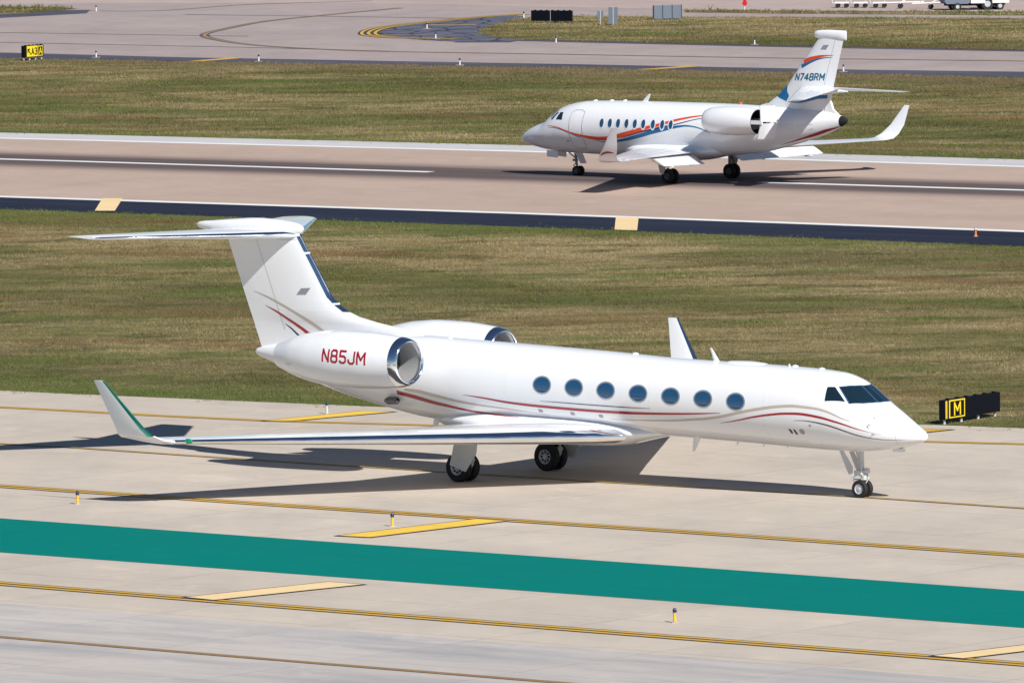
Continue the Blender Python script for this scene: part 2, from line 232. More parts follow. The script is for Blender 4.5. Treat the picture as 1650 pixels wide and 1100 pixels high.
def grassmat(name, ground):
    q = NM(name); P = q.pos(); A = q.pos(RWY, (.45, 1, 1))
    S = q.pos(0, (.42, 1, 1))
    n1 = q.ramp(q.noise(q.pos(RWY, (.4, 1, 1)), .035, 7, .62), [(.44, 0.), (.56, 1.)]); n2 = q.ramp(q.noise(S, .24, 8, .74), [(.43, 0.), (.60, 1.)]); n3 = q.ramp(q.noise(P, 3.3, 6, .75), [(.36, 0.), (.66, 1.)])
    c = q.mix(n1, (.108, .120, .030), (.29, .222, .105)); c = q.mix(q.math('MULTIPLY', n2, q.math('MULTIPLY_ADD', n1, .45, .3)), c, (.45, .36, .205))
    mac = q.ramp(q.noise(q.pos(RWY, (.3, 1, 1)), .05, 6, .66), [(.5, 0.), (.60, 1.)]); c = q.mix(q.math('MULTIPLY', mac, .6), c, (.095, .088, .034))
    dark = q.ramp(q.noise(q.pos(.2, (.5, 1, 1.3)), .36, 8, .76), [(.49, 0.), (.60, 1.)]); c = q.mix(q.math('MULTIPLY', dark, .78), c, (.062, .072, .020))
    gp = q.ramp(q.noise(q.pos(.1, (.45, 1, .8)), .19, 7, .70), [(.53, 0.), (.61, 1.)]); c = q.mix(q.math('MULTIPLY', gp, .62), c, (.095, .155, .026))
    red = q.ramp(q.noise(q.pos(RWY, (.35, 1, .7)), .15, 7, .68), [(.55, 0.), (.64, 1.)]); c = q.mix(q.math('MULTIPLY', red, .62), c, (.21, .105, .05))
    vy = q.n('ShaderNodeSeparateXYZ', {0: q.pos(RWY)}).outputs[1]; wv = q.math('MULTIPLY_ADD', q.noise(q.pos(RWY, (.3, 1, 1)), .25, 5, .7), 9., -4.5)
    ed = None
    for v0 in (341., 263.5, 389.):   # greener verge along the pavement edges
        d_ = q.math('SUBTRACT', 1., q.math('DIVIDE', q.math('ABSOLUTE', q.math('ADD', q.math('SUBTRACT', vy, v0), wv)), 6.5), clamp=True); ed = d_ if ed is None else q.math('MAXIMUM', ed, d_)
    c = q.mix(q.math('MULTIPLY', ed, .75), c, (.105, .155, .03))
    bd = q.math('SUBTRACT', 1., q.math('DIVIDE', q.math('ABSOLUTE', q.math('ADD', q.math('SUBTRACT', vy, 453.), wv)), 5.5), clamp=True); c = q.mix(q.math('MULTIPLY', bd, .6), c, (.25, .165, .115))
    c = q.mix(q.math('MULTIPLY', n3, .3), c, (.10, .095, .028))
    if ground: c = q.mix(.35, c, (.09, .075, .04))
    q.out(Base_Color=c, Roughness=.8, Specular_IOR_Level=.12)
    if ground: q.bump(q.noise(P, 3.5, 6, .7), 1.0, .12)
    return q.m

M = {}
M['taxi'] = concrete('taxiway_concrete', (.51, .44, .37), (.585, .51, .435), (.38, .34, .305), TAX, 5.7, .6, .5)
M['taxi_near'] = concrete('stained_concrete', (.475, .43, .40), (.555, .51, .475), (.28, .28, .30), TAX, 5.7, .5, .8, al=True)
M['far'] = concrete('pink_concrete', (.35, .285, .275), (.40, .335, .32), (.26, .215, .215), RWY, 7.5, .35, .5)
M['runway'] = concrete('runway_concrete', (.435, .325, .27), (.485, .37, .31), (.35, .265, .22), RWY, 7.5, .25, .45, rubber=(-3.71, 453.4))
M['light_conc'] = concrete('pale_shoulder_concrete', (.50, .485, .50), (.56, .55, .565), (.40, .385, .395), RWY, 7.5, .2, .4)
M['apron'] = concrete('far_apron_concrete', (.415, .325, .30), (.46, .37, .34), (.32, .26, .24), RWY, 7.5, .2, .5)
M['asph'] = asphalt('runway_shoulder_asphalt', (.010, .014, .030), RWY)
M['asph2'] = asphalt('old_asphalt', (.060, .060, .082), RWY)
q = NM('cracked_asphalt'); v = q.n('ShaderNodeTexVoronoi', {'Vector': q.pos(0, (1, .45, 1)), 'Scale': .55}, feature='DISTANCE_TO_EDGE'); wq = q.noise(q.pos(), .8, 5, .7)
ck = q.math('LESS_THAN', q.math('ADD', v.outputs['Distance'], q.math('MULTIPLY', q.math('SUBTRACT', wq, .5), .25)), .05); cc = q.mix(q.noise(q.pos(0, (1, .3, 1)), .5, 6, .7), (.045, .055, .10), (.13, .135, .18)); M['crackasph'] = q.out(Base_Color=q.mix(q.math('MULTIPLY', ck, .85), cc, (.012, .012, .02)), Roughness=.9)
M['grass_ground'] = grassmat('turf_soil', True); M['blade'] = grassmat('grass_blades', False)
M['yellow'] = paint('yellow_marking', (.64, .385, .055)); M['ochre'] = paint('worn_ochre_marking', (.50, .30, .11), .4); M['brightyellow'] = paint('fresh_yellow_marking', (.86, .56, .07), .2); M['paleyellow'] = paint('faded_yellow_marking', (.86, .64, .34), .2)
M['fade'] = paint('worn_yellow_marking', (.36, .22, .10), .5, (.3, .25, .22))
M['black'] = paint('black_marking', (.035, .03, .03), .4); M['whitemark'] = paint('white_marking', (.80, .80, .80), .25)
M['teal'] = paint('teal_marking', (.0, .18, .155), .35, (.01, .225, .195), .9); M['teal'].node_tree.nodes['Principled BSDF'].inputs['Specular IOR Level'].default_value = .05; M['crack'] = paint('crack_sealant', (.13, .10, .10), .4)
M['white'] = simple('white_aircraft_paint', (.83, .845, .875), .22, 0, .6, .02, .6)
M['white2'] = simple('white_jet_paint', (.80, .82, .86), .28, 0, .5, .02, .6)
M['chrome'] = simple('polished_metal', (.90, .93, .97), .1, 1., 0, .04, 2.)
M['darkmetal'] = simple('dark_metal', (.16, .16, .17), .4, .8); M['steel'] = simple('gear_steel', (.55, .56, .58), .35, .7)
M['gearwhite'] = simple('gear_white_paint', (.66, .67, .68), .4); M['doorgrey'] = simple('door_paint', (.60, .62, .64), .4)
M['tyre'] = simple('tyre_rubber', (.012, .012, .013), .75, 0, 0, .3, 8); M['rim'] = simple('wheel_rim', (.50, .53, .58), .35, .3)
M['darkrim'] = simple('dark_wheel_rim', (.08, .085, .10), .4, .3); M['greenreflect'] = simple('painted_green_reflection_metal', (.10, .50, .40), .12, 1., 0, .04, 2.); M['seam'] = simple('faint_seam', (.56, .57, .60), .5); M['hole'] = simple('dark_recess', (.006, .006, .008), .9); M['duct'] = simple('inlet_duct', (.42, .42, .43), .35, .3)  # green winglet metal: polished metal with a green reflection put into its base colour
M['red'] = simple('crimson_stripe', (.36, .006, .018), .25, 0, .5); M['tan'] = simple('tan_stripe', (.52, .44, .37), .3, 0, .4); M['ink'] = simple('black_stripe', (.012, .014, .025), .25, 0, .5)
M['orange'] = simple('orange_stripe', (.75, .065, .012), .3, 0, .4); M['blue'] = simple('blue_stripe', (.008, .13, .32), .3, 0, .4); M['navy'] = simple('navy_stripe', (.015, .02, .10), .3, 0, .4)
M['regblue'] = simple('registration_blue', (.005, .12, .22), .3, 0, .4); M['brick'] = simple('rust_red_stripe', (.36, .035, .02), .35)
M['glass'] = simple('tinted_glass', (.012, .07, .17), .05, 0, 1., .1); M['glass'].node_tree.nodes['Principled BSDF'].inputs['Specular IOR Level'].default_value = .9
M['cglass'] = simple('cockpit_glass', (.008, .022, .035), .04, 0, 1., .1)
M['wframe'] = simple('windshield_frame', (.05, .13, .27), .25, .3); M['frame'] = simple('window_frame_metal', (.62, .65, .70), .2, .7); M['gap'] = simple('panel_gap', (.36, .36, .39), .6); M['flag'] = simple('grey_flag_decal', (.26, .27, .31), .5)
M['glass'].node_tree.nodes['Principled BSDF'].inputs['Roughness'].default_value = .1; M['greenlight'] = simple('green_lens', (.0, .25, .10), .1, 0, 1.); M['redlight'] = simple('red_lens', (.8, .10, .03), .2, 0, 1.)
M['signblack'] = simple('sign_black', (.006, .007, .012), .45); M['signblack'].node_tree.nodes['Principled BSDF'].inputs['Specular IOR Level'].default_value = .08; M['signyellow'] = simple('sign_yellow', (.82, .62, .02), .4); M['signgrey'] = simple('sign_back_grey', (.13, .16, .21), .5)
M['postyellow'] = simple('post_yellow', (.72, .45, .04), .5); M['bluelens'] = simple('blue_lens', (.01, .02, .09), .15, 0, 1.); M['galv'] = simple('galvanised_post', (.62, .62, .63), .45, .2)
M['stopred'] = simple('stop_sign_red', (.55, .01, .025), .4); M['trailer'] = simple('equipment_white', (.74, .72, .70), .5, 0, 0, .12); M['vest'] = simple('orange_plastic', (.8, .22, .02), .5)

# ---------------------------------------------------------------- object helpers
def tag(o, label=None, cat=None, group=None, kind=None):
    if label: o['label'] = label
    if cat: o['category'] = cat
    if group: o['group'] = group
    if kind: o['kind'] = kind
    return o
def empty(name, loc, rz, label, cat, group=None):
    o = bpy.data.objects.new(name, None); COL.objects.link(o); o.location = loc; o.rotation_euler = (0, 0, rz); o.empty_display_size = .3; return tag(o, label, cat, group)
class MB:
    def __init__(s): s.v = []; s.f = []; s.mi = []; s.cur = 0
    def add(s, vs, fs):
        b = len(s.v); s.v += [tuple(p) for p in vs]
        for f in fs: s.f.append([b+i for i in f]); s.mi.append(s.cur)
        return s
    def grid(s, rows, closed=False, caps=False):
        n = len(rows[0]); vs = [p for r in rows for p in r]; fs = []
        for i in range(len(rows)-1):
            for j in range(n if closed else n-1):
                k = (j+1) % n; fs.append((i*n+j, i*n+k, (i+1)*n+k, (i+1)*n+j))
        if caps: fs.append(list(range(n-1, -1, -1))); fs.append([(len(rows)-1)*n+j for j in range(n)])
        return s.add(vs, fs)
    def box(s, c, h, R=None, bev=0):
        R = R or Matrix.Identity(3); c = Vector(c); vs = []
        for x in (-1, 1):
            for y in (-1, 1):
                for z in (-1, 1): vs.append(c+R@Vector((x*h[0], y*h[1], z*h[2])))
        return s.add(vs, [(0, 1, 3, 2), (4, 6, 7, 5), (0, 4, 5, 1), (2, 3, 7, 6), (0, 2, 6, 4), (1, 5, 7, 3)])
    def tube(s, pts, r, n=10):
        pts = [Vector(p) for p in pts]; rs = r if isinstance(r, (list, tuple)) else [r]*len(pts); rows = []
        for i, p in enumerate(pts):
            d = (pts[min(i+1, len(pts)-1)]-pts[max(i-1, 0)]).normalized(); a = d.orthogonal().normalized() if i == 0 else (a-d*a.dot(d)).normalized(); b = d.cross(a)
            rows.append([p+(a*math.cos(t)+b*math.sin(t))*rs[i] for t in [2*math.pi*k/n for k in range(n)]])
        return s.grid(rows, True, True)
    def lathe(s, c, axis, prof, n=32, caps=True):
        c = Vector(c); ax = Vector(axis).normalized(); a = ax.orthogonal().normalized(); b = ax.cross(a)
        return s.grid([[c+ax*x+(a*math.cos(t)+b*math.sin(t))*r for t in [2*math.pi*k/n for k in range(n)]] for x, r in prof], True, caps)
    def prism(s, poly, vec):
        n = len(poly); a = [Vector(p) for p in poly]; b = [p+Vector(vec) for p in a]
        return s.add(a+b, [list(range(n-1, -1, -1)), [n+i for i in range(n)]]+[(i, (i+1) % n, n+(i+1) % n, n+i) for i in range(n)])
    def build(s, name, mats, parent=None, smooth=True, ang=40):
        me = bpy.data.meshes.new(name); me.from_pydata(s.v, [], s.f)
        mats = mats if isinstance(mats, (list, tuple)) else [mats]
        for q in mats: me.materials.append(M[q])
        if len(mats) > 1: me.polygons.foreach_set('material_index', s.mi)
        bm = bmesh.new(); bm.from_mesh(me); bmesh.ops.remove_doubles(bm, verts=bm.verts, dist=1e-5); bmesh.ops.recalc_face_normals(bm, faces=bm.faces); bm.to_mesh(me); bm.free()
        if smooth: me.polygons.foreach_set('use_smooth', [True]*len(me.polygons)); me.set_sharp_from_angle(angle=math.radians(ang))
        o = bpy.data.objects.new(name, me); COL.objects.link(o)
        if parent is not None: o.parent = parent
        return o
def copy_tree(o, parent=None):
    c = o.copy(); COL.objects.link(c)
    if parent is not None: c.parent = parent
    for ch in list(o.children): copy_tree(ch, c)
    return c

# ---------------------------------------------------------------- ground, pavement and markings
ZL = {0: 0.}
def ext(pts, a=160., b=160.):
    p = [Vector(q).to_2d() if len(q) == 2 else Vector(q[:2]) for q in pts]; d0 = (p[0]-p[1]).normalized(); d1 = (p[-1]-p[-2]).normalized()
    if a: p = [p[0]+d0*a]+p
    if b: p = p+[p[-1]+d1*b]
    return p
def flat(name, poly, mat, z, kind='structure', holes=None):
    """flat sheet from a polygon outline (triangulated)"""
    bm = bmesh.new(); vs = [bm.verts.new((p[0], p[1], z)) for p in poly]; f = bm.faces.new(vs); bm.normal_update()
    if f.normal.z < 0: f.normal_flip()
    bmesh.ops.triangulate(bm, faces=[f]); me = bpy.data.meshes.new(name); bm.to_mesh(me); bm.free(); me.materials.append(M[mat])
    o = bpy.data.objects.new(name, me); COL.objects.link(o); o['kind'] = kind; return o
def band(name, A, B, mat, z, a=160., b=160.): return flat(name, ext(A, a, b)+ext(B, a, b)[::-1], mat, z)
def offs(pts, d):
    out = []
    for i, p in enumerate(pts):
        t = (pts[min(i+1, len(pts)-1)]-pts[max(i-1, 0)]).normalized(); out.append(p+Vector((-t.y, t.x))*d)
    return out
def ribbonmesh(mb, pts, wd, z, off=0.):
    l = offs(pts, off+wd/2); r = offs(pts, off-wd/2); mb.grid([[(a.x, a.y, z), (b.x, b.y, z)] for a, b in zip(l, r)])
def smoothline(pts, n=6):
    p = [Vector(q) for q in pts]; out = []
    for i in range(len(p)-1):
        a, b, c, d = p[max(i-1, 0)], p[i], p[i+1], p[min(i+2, len(p)-1)]
        for k in range(n):
            t = k/n; out.append(.5*((2*b)+(c-a)*t+(2*a-5*b+4*c-d)*t*t+(3*b-a-3*c+d)*t*t*t))
    return out+[p[-1]]
def marking(name, pts, spec, a=160., b=160., z=.012):
    """spec: list of (offset, width, material, z-step)"""
    p = ext(pts, a, b) if (a or b) else [Vector(q[:2]) for q in pts]
    mats = []; mb = MB()
    for off, wd, mt, dz in spec:
        if mt not in mats: mats.append(mt)
        mb.cur = mats.index(mt); ribbonmesh(mb, p, wd, z+dz, off)
    o = mb.build(name, mats, None, False); o['kind'] = 'structure'; return o
DBL = [(0, .86, 'black', 0), (.2, .23, 'yellow', .004), (-.2, .23, 'yellow', .004)]
G0 = [(-2500, -500), (2500, -500), (2500, 6000), (-2500, 6000)]
flat('ground', G0, 'grass_ground', 0.)
nearA = ext(G_EDGE0, 200, 200)
flat('taxiway', nearA+[(260, -60), (-260, -60)], 'taxi', .004)
L5n = ext(G_L5, 200, 200)
stain = [Vector(p)+Vector((1.5, 7.0)) for p in G_L5]
flat('taxiway_stained_lane', ext(stain, 200, 200)+[(260, -60), (-260, -60)], 'taxi_near', .008)
marking('taxiway_edge_line', G_EDGEY, [(0, .62, 'black', 0), (.15, .2, 'yellow', .004), (-.15, .2, 'yellow', .004)])
marking('taxiway_centre_line', G_CL, [(0, .36, 'black', 0), (0, .14, 'yellow', .004)])
marking('taxiway_double_line', G_L3, DBL)
marking('taxiway_double_line', G_L4, DBL)
marking('taxiway_centre_line', G_L5, [(0, .40, 'black', 0), (.08, .09, 'ochre', .004), (-.08, .09, 'ochre', .004)])
band('teal_taxiway_band', G_T0, G_T1, 'teal', .012)
def bar(pts, mat, z=.02):
    c = sum((Vector(p) for p in pts), Vector((0, 0)))/4
    big = []
    P = [Vector(p) for p in pts]
    for i in range(4):
        e0 = (P[i]-P[i-1]).normalized(); e1 = (P[(i+1) % 4]-P[i]).normalized(); n0 = Vector((e0.y, -e0.x)); n1 = Vector((e1.y, -e1.x))
        if n0.dot(P[i]-c) < 0: n0 = -n0
        if n1.dot(P[i]-c) < 0: n1 = -n1
        d = (n0+n1); d = d/max(.35, d.length_squared/2); big.append(P[i]+d*.11)
    flat('shoulder_bar_border', big, 'black', z); flat('shoulder_bar', P, mat, z+.004)
bar(G_BAR1, 'brightyellow'); bar(G_BAR2, 'paleyellow'); bar([(10.71, 245.67), (11.43, 245.02), (18.0, 251.1), (17.2, 251.7)], 'paleyellow'); bar(G_BAR4, 'brightyellow'); bar(G_BAR5, 'yellow')
# runway
band('runway', G_R0, G_R3, 'runway', .004, 400, 400)
band('runway_pale_shoulder', G_R0, G_R1, 'light_conc', .008, 400, 400)
band('runway_asphalt_shoulder', G_R2, G_R3, 'asph', .008, 400, 400)
marking('runway_edge_line', G_R1, [(.45, .9, 'whitemark', 0)], 400, 400); marking('runway_edge_line', G_R2, [(0, .9, 'whitemark', 0)], 400, 400)
RCd = (Vector(G_RC[3])-Vector(G_RC[0])).normalized(); c1 = Vector(G_RC[1]); c2 = Vector(G_RC[2])
marking('runway_centreline_dash', [c1-RCd*36.6, c1], [(0, .75, 'whitemark', 0)], 0, 0); marking('runway_centreline_dash', [c2, c2+RCd*36.6], [(0, .75, 'whitemark', 0)], 0, 0)
flat('shoulder_chevron', G_CH1, 'paleyellow', .014); flat('shoulder_chevron', G_CH2, 'paleyellow', .014)
# far taxiway and apron
far0 = ext(G_S0, 400, 400); far1 = ext(G_S1, 400, 400)
flat('far_apron', far1+[(500, 1500), (-500, 1500)], 'far', .004)
flat('far_taxiway_shoulder', far0+far1[::-1], 'asph2', .008)
flat('upper_apron', [(-400, 700), (-12, 641), (8, 627), (45, 608), (300, 470), (500, 1500), (-500, 1500)], 'apron', .008)
isl = [Vector(p) for p in G_ISL[:6]]+[Vector((90, 527)), Vector((90, 572))]+[Vector(p) for p in G_ISL[6:]]
flat('asphalt_patch', G_ASPH, 'crackasph', .012)
flat('grass_island', isl, 'grass_ground', .018)
flat('grass_island', [Vector(p) for p in G_ISL2[:3]]+[Vector((90, 590)), Vector((90, 584))]+[Vector(p) for p in G_ISL2[3:]], 'grass_ground', .018)
sh = [Vector(p) for p in G_ISLSH]+[Vector((90, 526))]
marking('island_asphalt_edge', sh, [(0, 1.6, 'asph2', 0)], 0, 0, .014)
flat('grass_island', [Vector((-90, 672)), Vector((-90, 664))]+[Vector(p) for p in G_GL[::-1]], 'grass_ground', .018)
flat('asphalt_patch', [Vector((-90, 664)), Vector((-90, 652))]+[Vector(p) for p in G_GLA[::-1]], 'asph2', .012)
h1 = smoothline(G_HP1)
marking('apron_curved_line', h1, [(0, 1.3, 'black', 0), (.42, .2, 'yellow', .004), (0, .2, 'yellow', .004), (-.42, .2, 'yellow', .004)], 0, 0, .016)
marking('apron_line', G_HP1b, [(0, .5, 'yellow', 0)], 0, 0, .02); marking('apron_line', G_HP1c, [(0, .45, 'fade', 0)], 0, 0, .02)
marking('apron_curved_line', smoothline(G_HP2), [(0, .62, 'crack', 0), (0, .2, 'fade', .004)], 0, 60, .016)
for q in (G_CR1, G_CR2, G_CR3, G_CR4): marking('pavement_joint', smoothline(q), [(0, .3, 'crack', 0)], 0, 0, .016)
flat('shoulder_bar', G_SB1, 'yellow', .016); flat('shoulder_bar', G_SB2, 'yellow', .016)

# ---------------------------------------------------------------- grass blades (uncountable)
def inpoly(x, y, poly):
    inside = np.zeros(len(x), bool); n = len(poly)
    for i in range(n):
        x0, y0 = poly[i][0], poly[i][1]; x1, y1 = poly[(i+1) % n][0], poly[(i+1) % n][1]
        c = ((y0 > y) != (y1 > y)) & (x < (x1-x0)*(y-y0)/(y1-y0+1e-12)+x0); inside ^= c
    return inside
def grass(name, poly, dens, h, wd, blades, z0=0., seed=1):
    rng = np.random.default_rng(seed); xs = [p[0] for p in poly]; ys = [p[1] for p in poly]
    n = int(dens*(max(xs)-min(xs))*(max(ys)-min(ys))); x = rng.uniform(min(xs), max(xs), n); y = rng.uniform(min(ys), max(ys), n)
    # patchy: thin out by a smooth field
    fld = np.sin(x*.9+y*.35)+np.sin(x*.31-y*.22+1.7)+np.sin(x*1.9+y*.8+.5); k = inpoly(x, y, poly) & (rng.uniform(-2.2, 3.2, n) > fld*.6-1.2)
    x, y, fld = x[k], y[k], fld[k]; n = len(x); x = x+rng.normal(0, .16, n); y = y+rng.normal(0, .45, n)*(1+.8*np.sin(x*1.7)); hh = h*rng.uniform(.45, 1.15, n)*(1+.22*fld); hh[rng.uniform(0, 1, n) < .012] *= 1.9
    x = np.repeat(x, blades)+rng.normal(0, .05, n*blades); y = np.repeat(y, blades)+rng.normal(0, .05, n*blades); hh = np.repeat(hh, blades)*rng.uniform(.7, 1.1, n*blades)
    N = len(x); a = rng.uniform(0, math.pi, N); lx = rng.normal(0, .45, N)*hh; ly = rng.normal(0, .45, N)*hh; w2 = wd*rng.uniform(.6, 1.2, N)/2
    V = np.empty((N, 3, 3)); V[:, 0] = np.stack([x-np.cos(a)*w2, y-np.sin(a)*w2, np.full(N, z0)], 1); V[:, 1] = np.stack([x+np.cos(a)*w2, y+np.sin(a)*w2, np.full(N, z0)], 1); V[:, 2] = np.stack([x+lx, y+ly, z0+hh], 1)
    me = bpy.data.meshes.new(name); me.vertices.add(N*3); me.loops.add(N*3); me.polygons.add(N)
    me.vertices.foreach_set('co', V.ravel()); me.loops.foreach_set('vertex_index', np.arange(N*3, dtype=np.int32)); me.polygons.foreach_set('loop_start', np.arange(0, N*3, 3, dtype=np.int32))
    me.materials.append(M['blade']); me.update(calc_edges=True); o = bpy.data.objects.new(name, me); COL.objects.link(o); return tag(o, kind='stuff', cat='grass', label={1: 'dry mown grass between the near taxiway and the runway', 2: 'green and straw grass between the runway and the far taxiway', 3: 'grass on the island beside the far apron', 4: 'thin grass sliver beyond the island road', 5: 'small grass wedge at the far left of the apron'}[seed])
e0 = ext(G_EDGE0, 9, 9); r3 = ext(G_R3, 12, 12)
grass('grass', [(p.x, p.y) for p in e0]+[(p.x, p.y) for p in r3[::-1]], 34, .075, .022, 5, 0, 1)
r0 = ext(G_R0, 12, 12); s1 = ext(G_S1, 12, 12)
grass('grass', [(p.x, p.y) for p in r0]+[(p.x, p.y) for p in s1[::-1]], 20, .09, .03, 5, 0, 2)
grass('grass', [(p[0], p[1]) for p in G_ISL[:6]]+[(40, 559), (40, 603)]+[(p[0], p[1]) for p in G_ISL[6:]], 14, .10, .04, 5, .018, 3)
grass('grass', G_ISL2, 8, .16, .06, 5, .018, 4)
grass('grass', [(-42, 640), (-42, 634)]+G_GL[::-1], 8, .2, .06, 5, .018, 5)

# ---------------------------------------------------------------- airframe building blocks
def loft_body(mb, body, n=72, ds=.12, th0=-math.pi, th1=math.pi, y0=0., s_a=None, s_b=None):
    ss = set(body.xs); a, b = body.s0, body.s1
    k = int((b-a)/ds)
    for i in range(k+1): ss.add(a+(b-a)*i/k)
    ss = sorted(s for s in ss if (s_a is None or s >= s_a) and (s_b is None or s <= s_b))
    rows = [[(p[0], p[1]+y0, p[2]) for p in [body.P(s, -math.pi+2*math.pi*j/n) for j in range(n)]] for s in ss]
    mb.grid(rows, True, True); return mb
def foil(le, chord, tc, nrm, xs, camber=0.):
    out = []
    for x, sg in xs:
        yt = 5*tc*(.2969*math.sqrt(max(x, 0))-.126*x-.3516*x*x+.2843*x**3-.1036*x**4)*chord
        out.append((le[0]-x*chord+0*yt, le[1]+nrm[1]*yt*sg, le[2]+nrm[2]*yt*sg+(x*chord*.018 if nrm[2] > .9 else 0)))
    return out
def xs_main(x0, n=14):
    u = [x0+(1-x0)*(1-math.cos(math.pi*.5*k/n)) if False else x0+(1-x0)*(k/n)**1.5 for k in range(n+1)]
    return [(x, 1) for x in u[::-1]]+[(x, -1) for x in u[1:] if x < 1]
def foil_rows(secs, kind, x0=.055, n=14):
    rows = []
    for (le, ch, tc, nrm) in secs:
        if kind == 'all': u = [(k/n)**1.9 for k in range(n+1)]; xs = [(x, 1) for x in u[::-1]]+[(x, -1) for x in u[1:-1]]
        elif kind == 'main': u = [x0+(1-x0)*(k/n)**1.3 for k in range(n+1)]; xs = [(x, 1) for x in u[::-1]]+[(x, -1) for x in u[:-1]]
        else: u = [x0*(k/5)**2 for k in range(6)]; xs = [(x, 1) for x in u[::-1]]+[(x, -1) for x in u[1:]]
        rows.append(foil(le, ch, tc, nrm, xs))
    return rows
def dense(secs, m=4):
    out = []
    for a, b in zip(secs[:-1], secs[1:]):
        for k in range(m):
            t = k/m; L = lambda p, q: p+(q-p)*t
            out.append((tuple(L(p, q) for p, q in zip(a[0], b[0])), L(a[1], b[1]), L(a[2], b[2]), tuple(L(p, q) for p, q in zip(a[3], b[3]))))
    return out+[secs[-1]]
def wing(name, secs, mat, parent, le_name=None, le_mat='chrome', x0=.055):
    secs = dense(secs)
    if le_name:
        mb = MB(); mb.grid(foil_rows(secs, 'main', x0), True, True); w = mb.build(name, mat, parent)
        mb = MB(); mb.grid(foil_rows(secs, 'le', x0), False); mb.build(le_name, le_mat, w); return w
    mb = MB(); mb.grid(foil_rows(secs, 'all'), True, True); return mb.build(name, mat, parent)
class Target:
    """surface to lay paint on: BVH of several meshes in body coordinates"""
    def __init__(s, objs):
        vs, fs = [], []
        for o in objs:
            b = len(vs); vs += [v.co.copy() for v in o.data.vertices]; fs += [[b+i for i in p.vertices] for p in o.data.polygons]
        s.t = BVHTree.FromPolygons(vs, fs)
    def hit(s, p, d, off=.004):
        h, n, i, dist = s.t.ray_cast(Vector(p), Vector(d))
        if h is None: return None
        if n.dot(Vector(d)) > 0: n = -n
        return h+n*off
def resample(pts, step=.12):
    fs = [pchip(list(range(len(pts))), [p[k] for p in pts]) for k in range(len(pts[0]))]; out = []
    for i in range(len(pts)-1):
        m_ = max(1, int(math.dist(pts[i][:2], pts[i+1][:2])/step))
        for k in range(m_): out.append(tuple(f(i+k/m_) for f in fs))
    return out+[tuple(pts[-1])]
def th_stroke(mb, tgt, body, pts, side=1, off=.004, rad=1.2, y0=0., flat=False):
    """painted stroke given in (s, theta, width) on a body surface"""
    pts = resample(pts); rows = []
    for i, (s, th, w_) in enumerate(pts):
        a = pts[max(i-1, 0)]; b = pts[min(i+1, len(pts)-1)]
        ds, dt = b[0]-a[0], (b[1]-a[1])*rad; L = math.hypot(ds, dt) or 1; ns, nth = -dt/L, ds/L/rad; row = []
        for k in (-.5, -.25, 0, .25, .5):
            s2, t2 = s+ns*w_*k, (th+nth*w_*k)*side
            P = Vector(body.P(s2, t2)); P.y += y0; c = Vector((P.x, y0, body.at(s2)[3])); d = (P-c).normalized()
            if flat and d.z < 0: d = Vector((0, 1 if d.y > 0 else -1, 0)); P.y = 0; h = tgt.hit(P+d*2.2, -d, off)
            else: h = tgt.hit(P+d*.9, -d, off)
            row.append(h if h is not None else P+d*off)
        rows.append(row)
    mb.grid(rows)
def th_poly(mb, tgt, body, pts, side=1, off=.005, n=10, y0=0.):
    """filled quad/polygon patch in (s, theta): bilinear grid of 4 corners (or fan of rings)"""
    cs = sum(p[0] for p in pts)/len(pts); ct = sum(p[1] for p in pts)/len(pts); N = len(pts); rows = []
    for r in range(n+1):
        f = r/n; row = []
        for i in range(N):
            for k in range(5):
                a, b = pts[i], pts[(i+1) % N]; s = a[0]+(b[0]-a[0])*k/5; t = a[1]+(b[1]-a[1])*k/5; s2 = cs+(s-cs)*f; t2 = (ct+(t-ct)*f)*side
                P = Vector(body.P(s2, t2)); P.y += y0; c = Vector((P.x, y0, body.at(s2)[3])); d = (P-c).normalized(); h = tgt.hit(P+d*.9, -d, off); row.append(h if h is not None else P+d*off)
        rows.append(row)
    mb.grid(rows, True)
def ell(s, th, hs, ht, k=1.): return [(s+hs*k*math.cos(a), th+ht*k*math.sin(a)) for a in [2*math.pi*i/20 for i in range(20)]]
def pl_stroke(mb, tgt, pts, ysrc, side=1, off=.004, step=.1):
    """stroke in the side plane (s, z, width), laid along y onto the target"""
    pts = resample(pts, step) if step else pts; rows = []
    for i, (s, z, w_) in enumerate(pts):
        a = pts[max(i-1, 0)]; b = pts[min(i+1, len(pts)-1)]; ds, dz = b[0]-a[0], b[1]-a[1]; L = math.hypot(ds, dz) or 1; row = []
        for k in (-.5, 0, .5):
            h = tgt.hit((-(s-dz/L*w_*k), ysrc*side, z+ds/L*w_*k), (0, -side*(1 if ysrc > 0 else -1), 0), off); row.append(h)
        if any(r is None for r in row):
            if len(rows) > 1: mb.grid(rows)
            rows = []; continue
        rows.append(row)
    if len(rows) > 1: mb.grid(rows)
def pl_poly(mb, tgt, pts, ysrc, side=1, off=.004, sub=4):
    bm = bmesh.new(); f = bm.faces.new([bm.verts.new((p[0], p[1], 0)) for p in pts]); bmesh.ops.triangulate(bm, faces=[f])
    vs = []; ok = True
    for v in bm.verts:
        h = tgt.hit((-v.co.x, ysrc*side, v.co.y), (0, -side*(1 if ysrc > 0 else -1), 0), off)
        if h is None: ok = False; h = Vector((-v.co.x, .05*side*(1 if ysrc > 0 else -1), v.co.y))
        vs.append(h)
    bm.verts.index_update(); mb.add(vs, [[v.index for v in f.verts] for f in bm.faces]); bm.free()
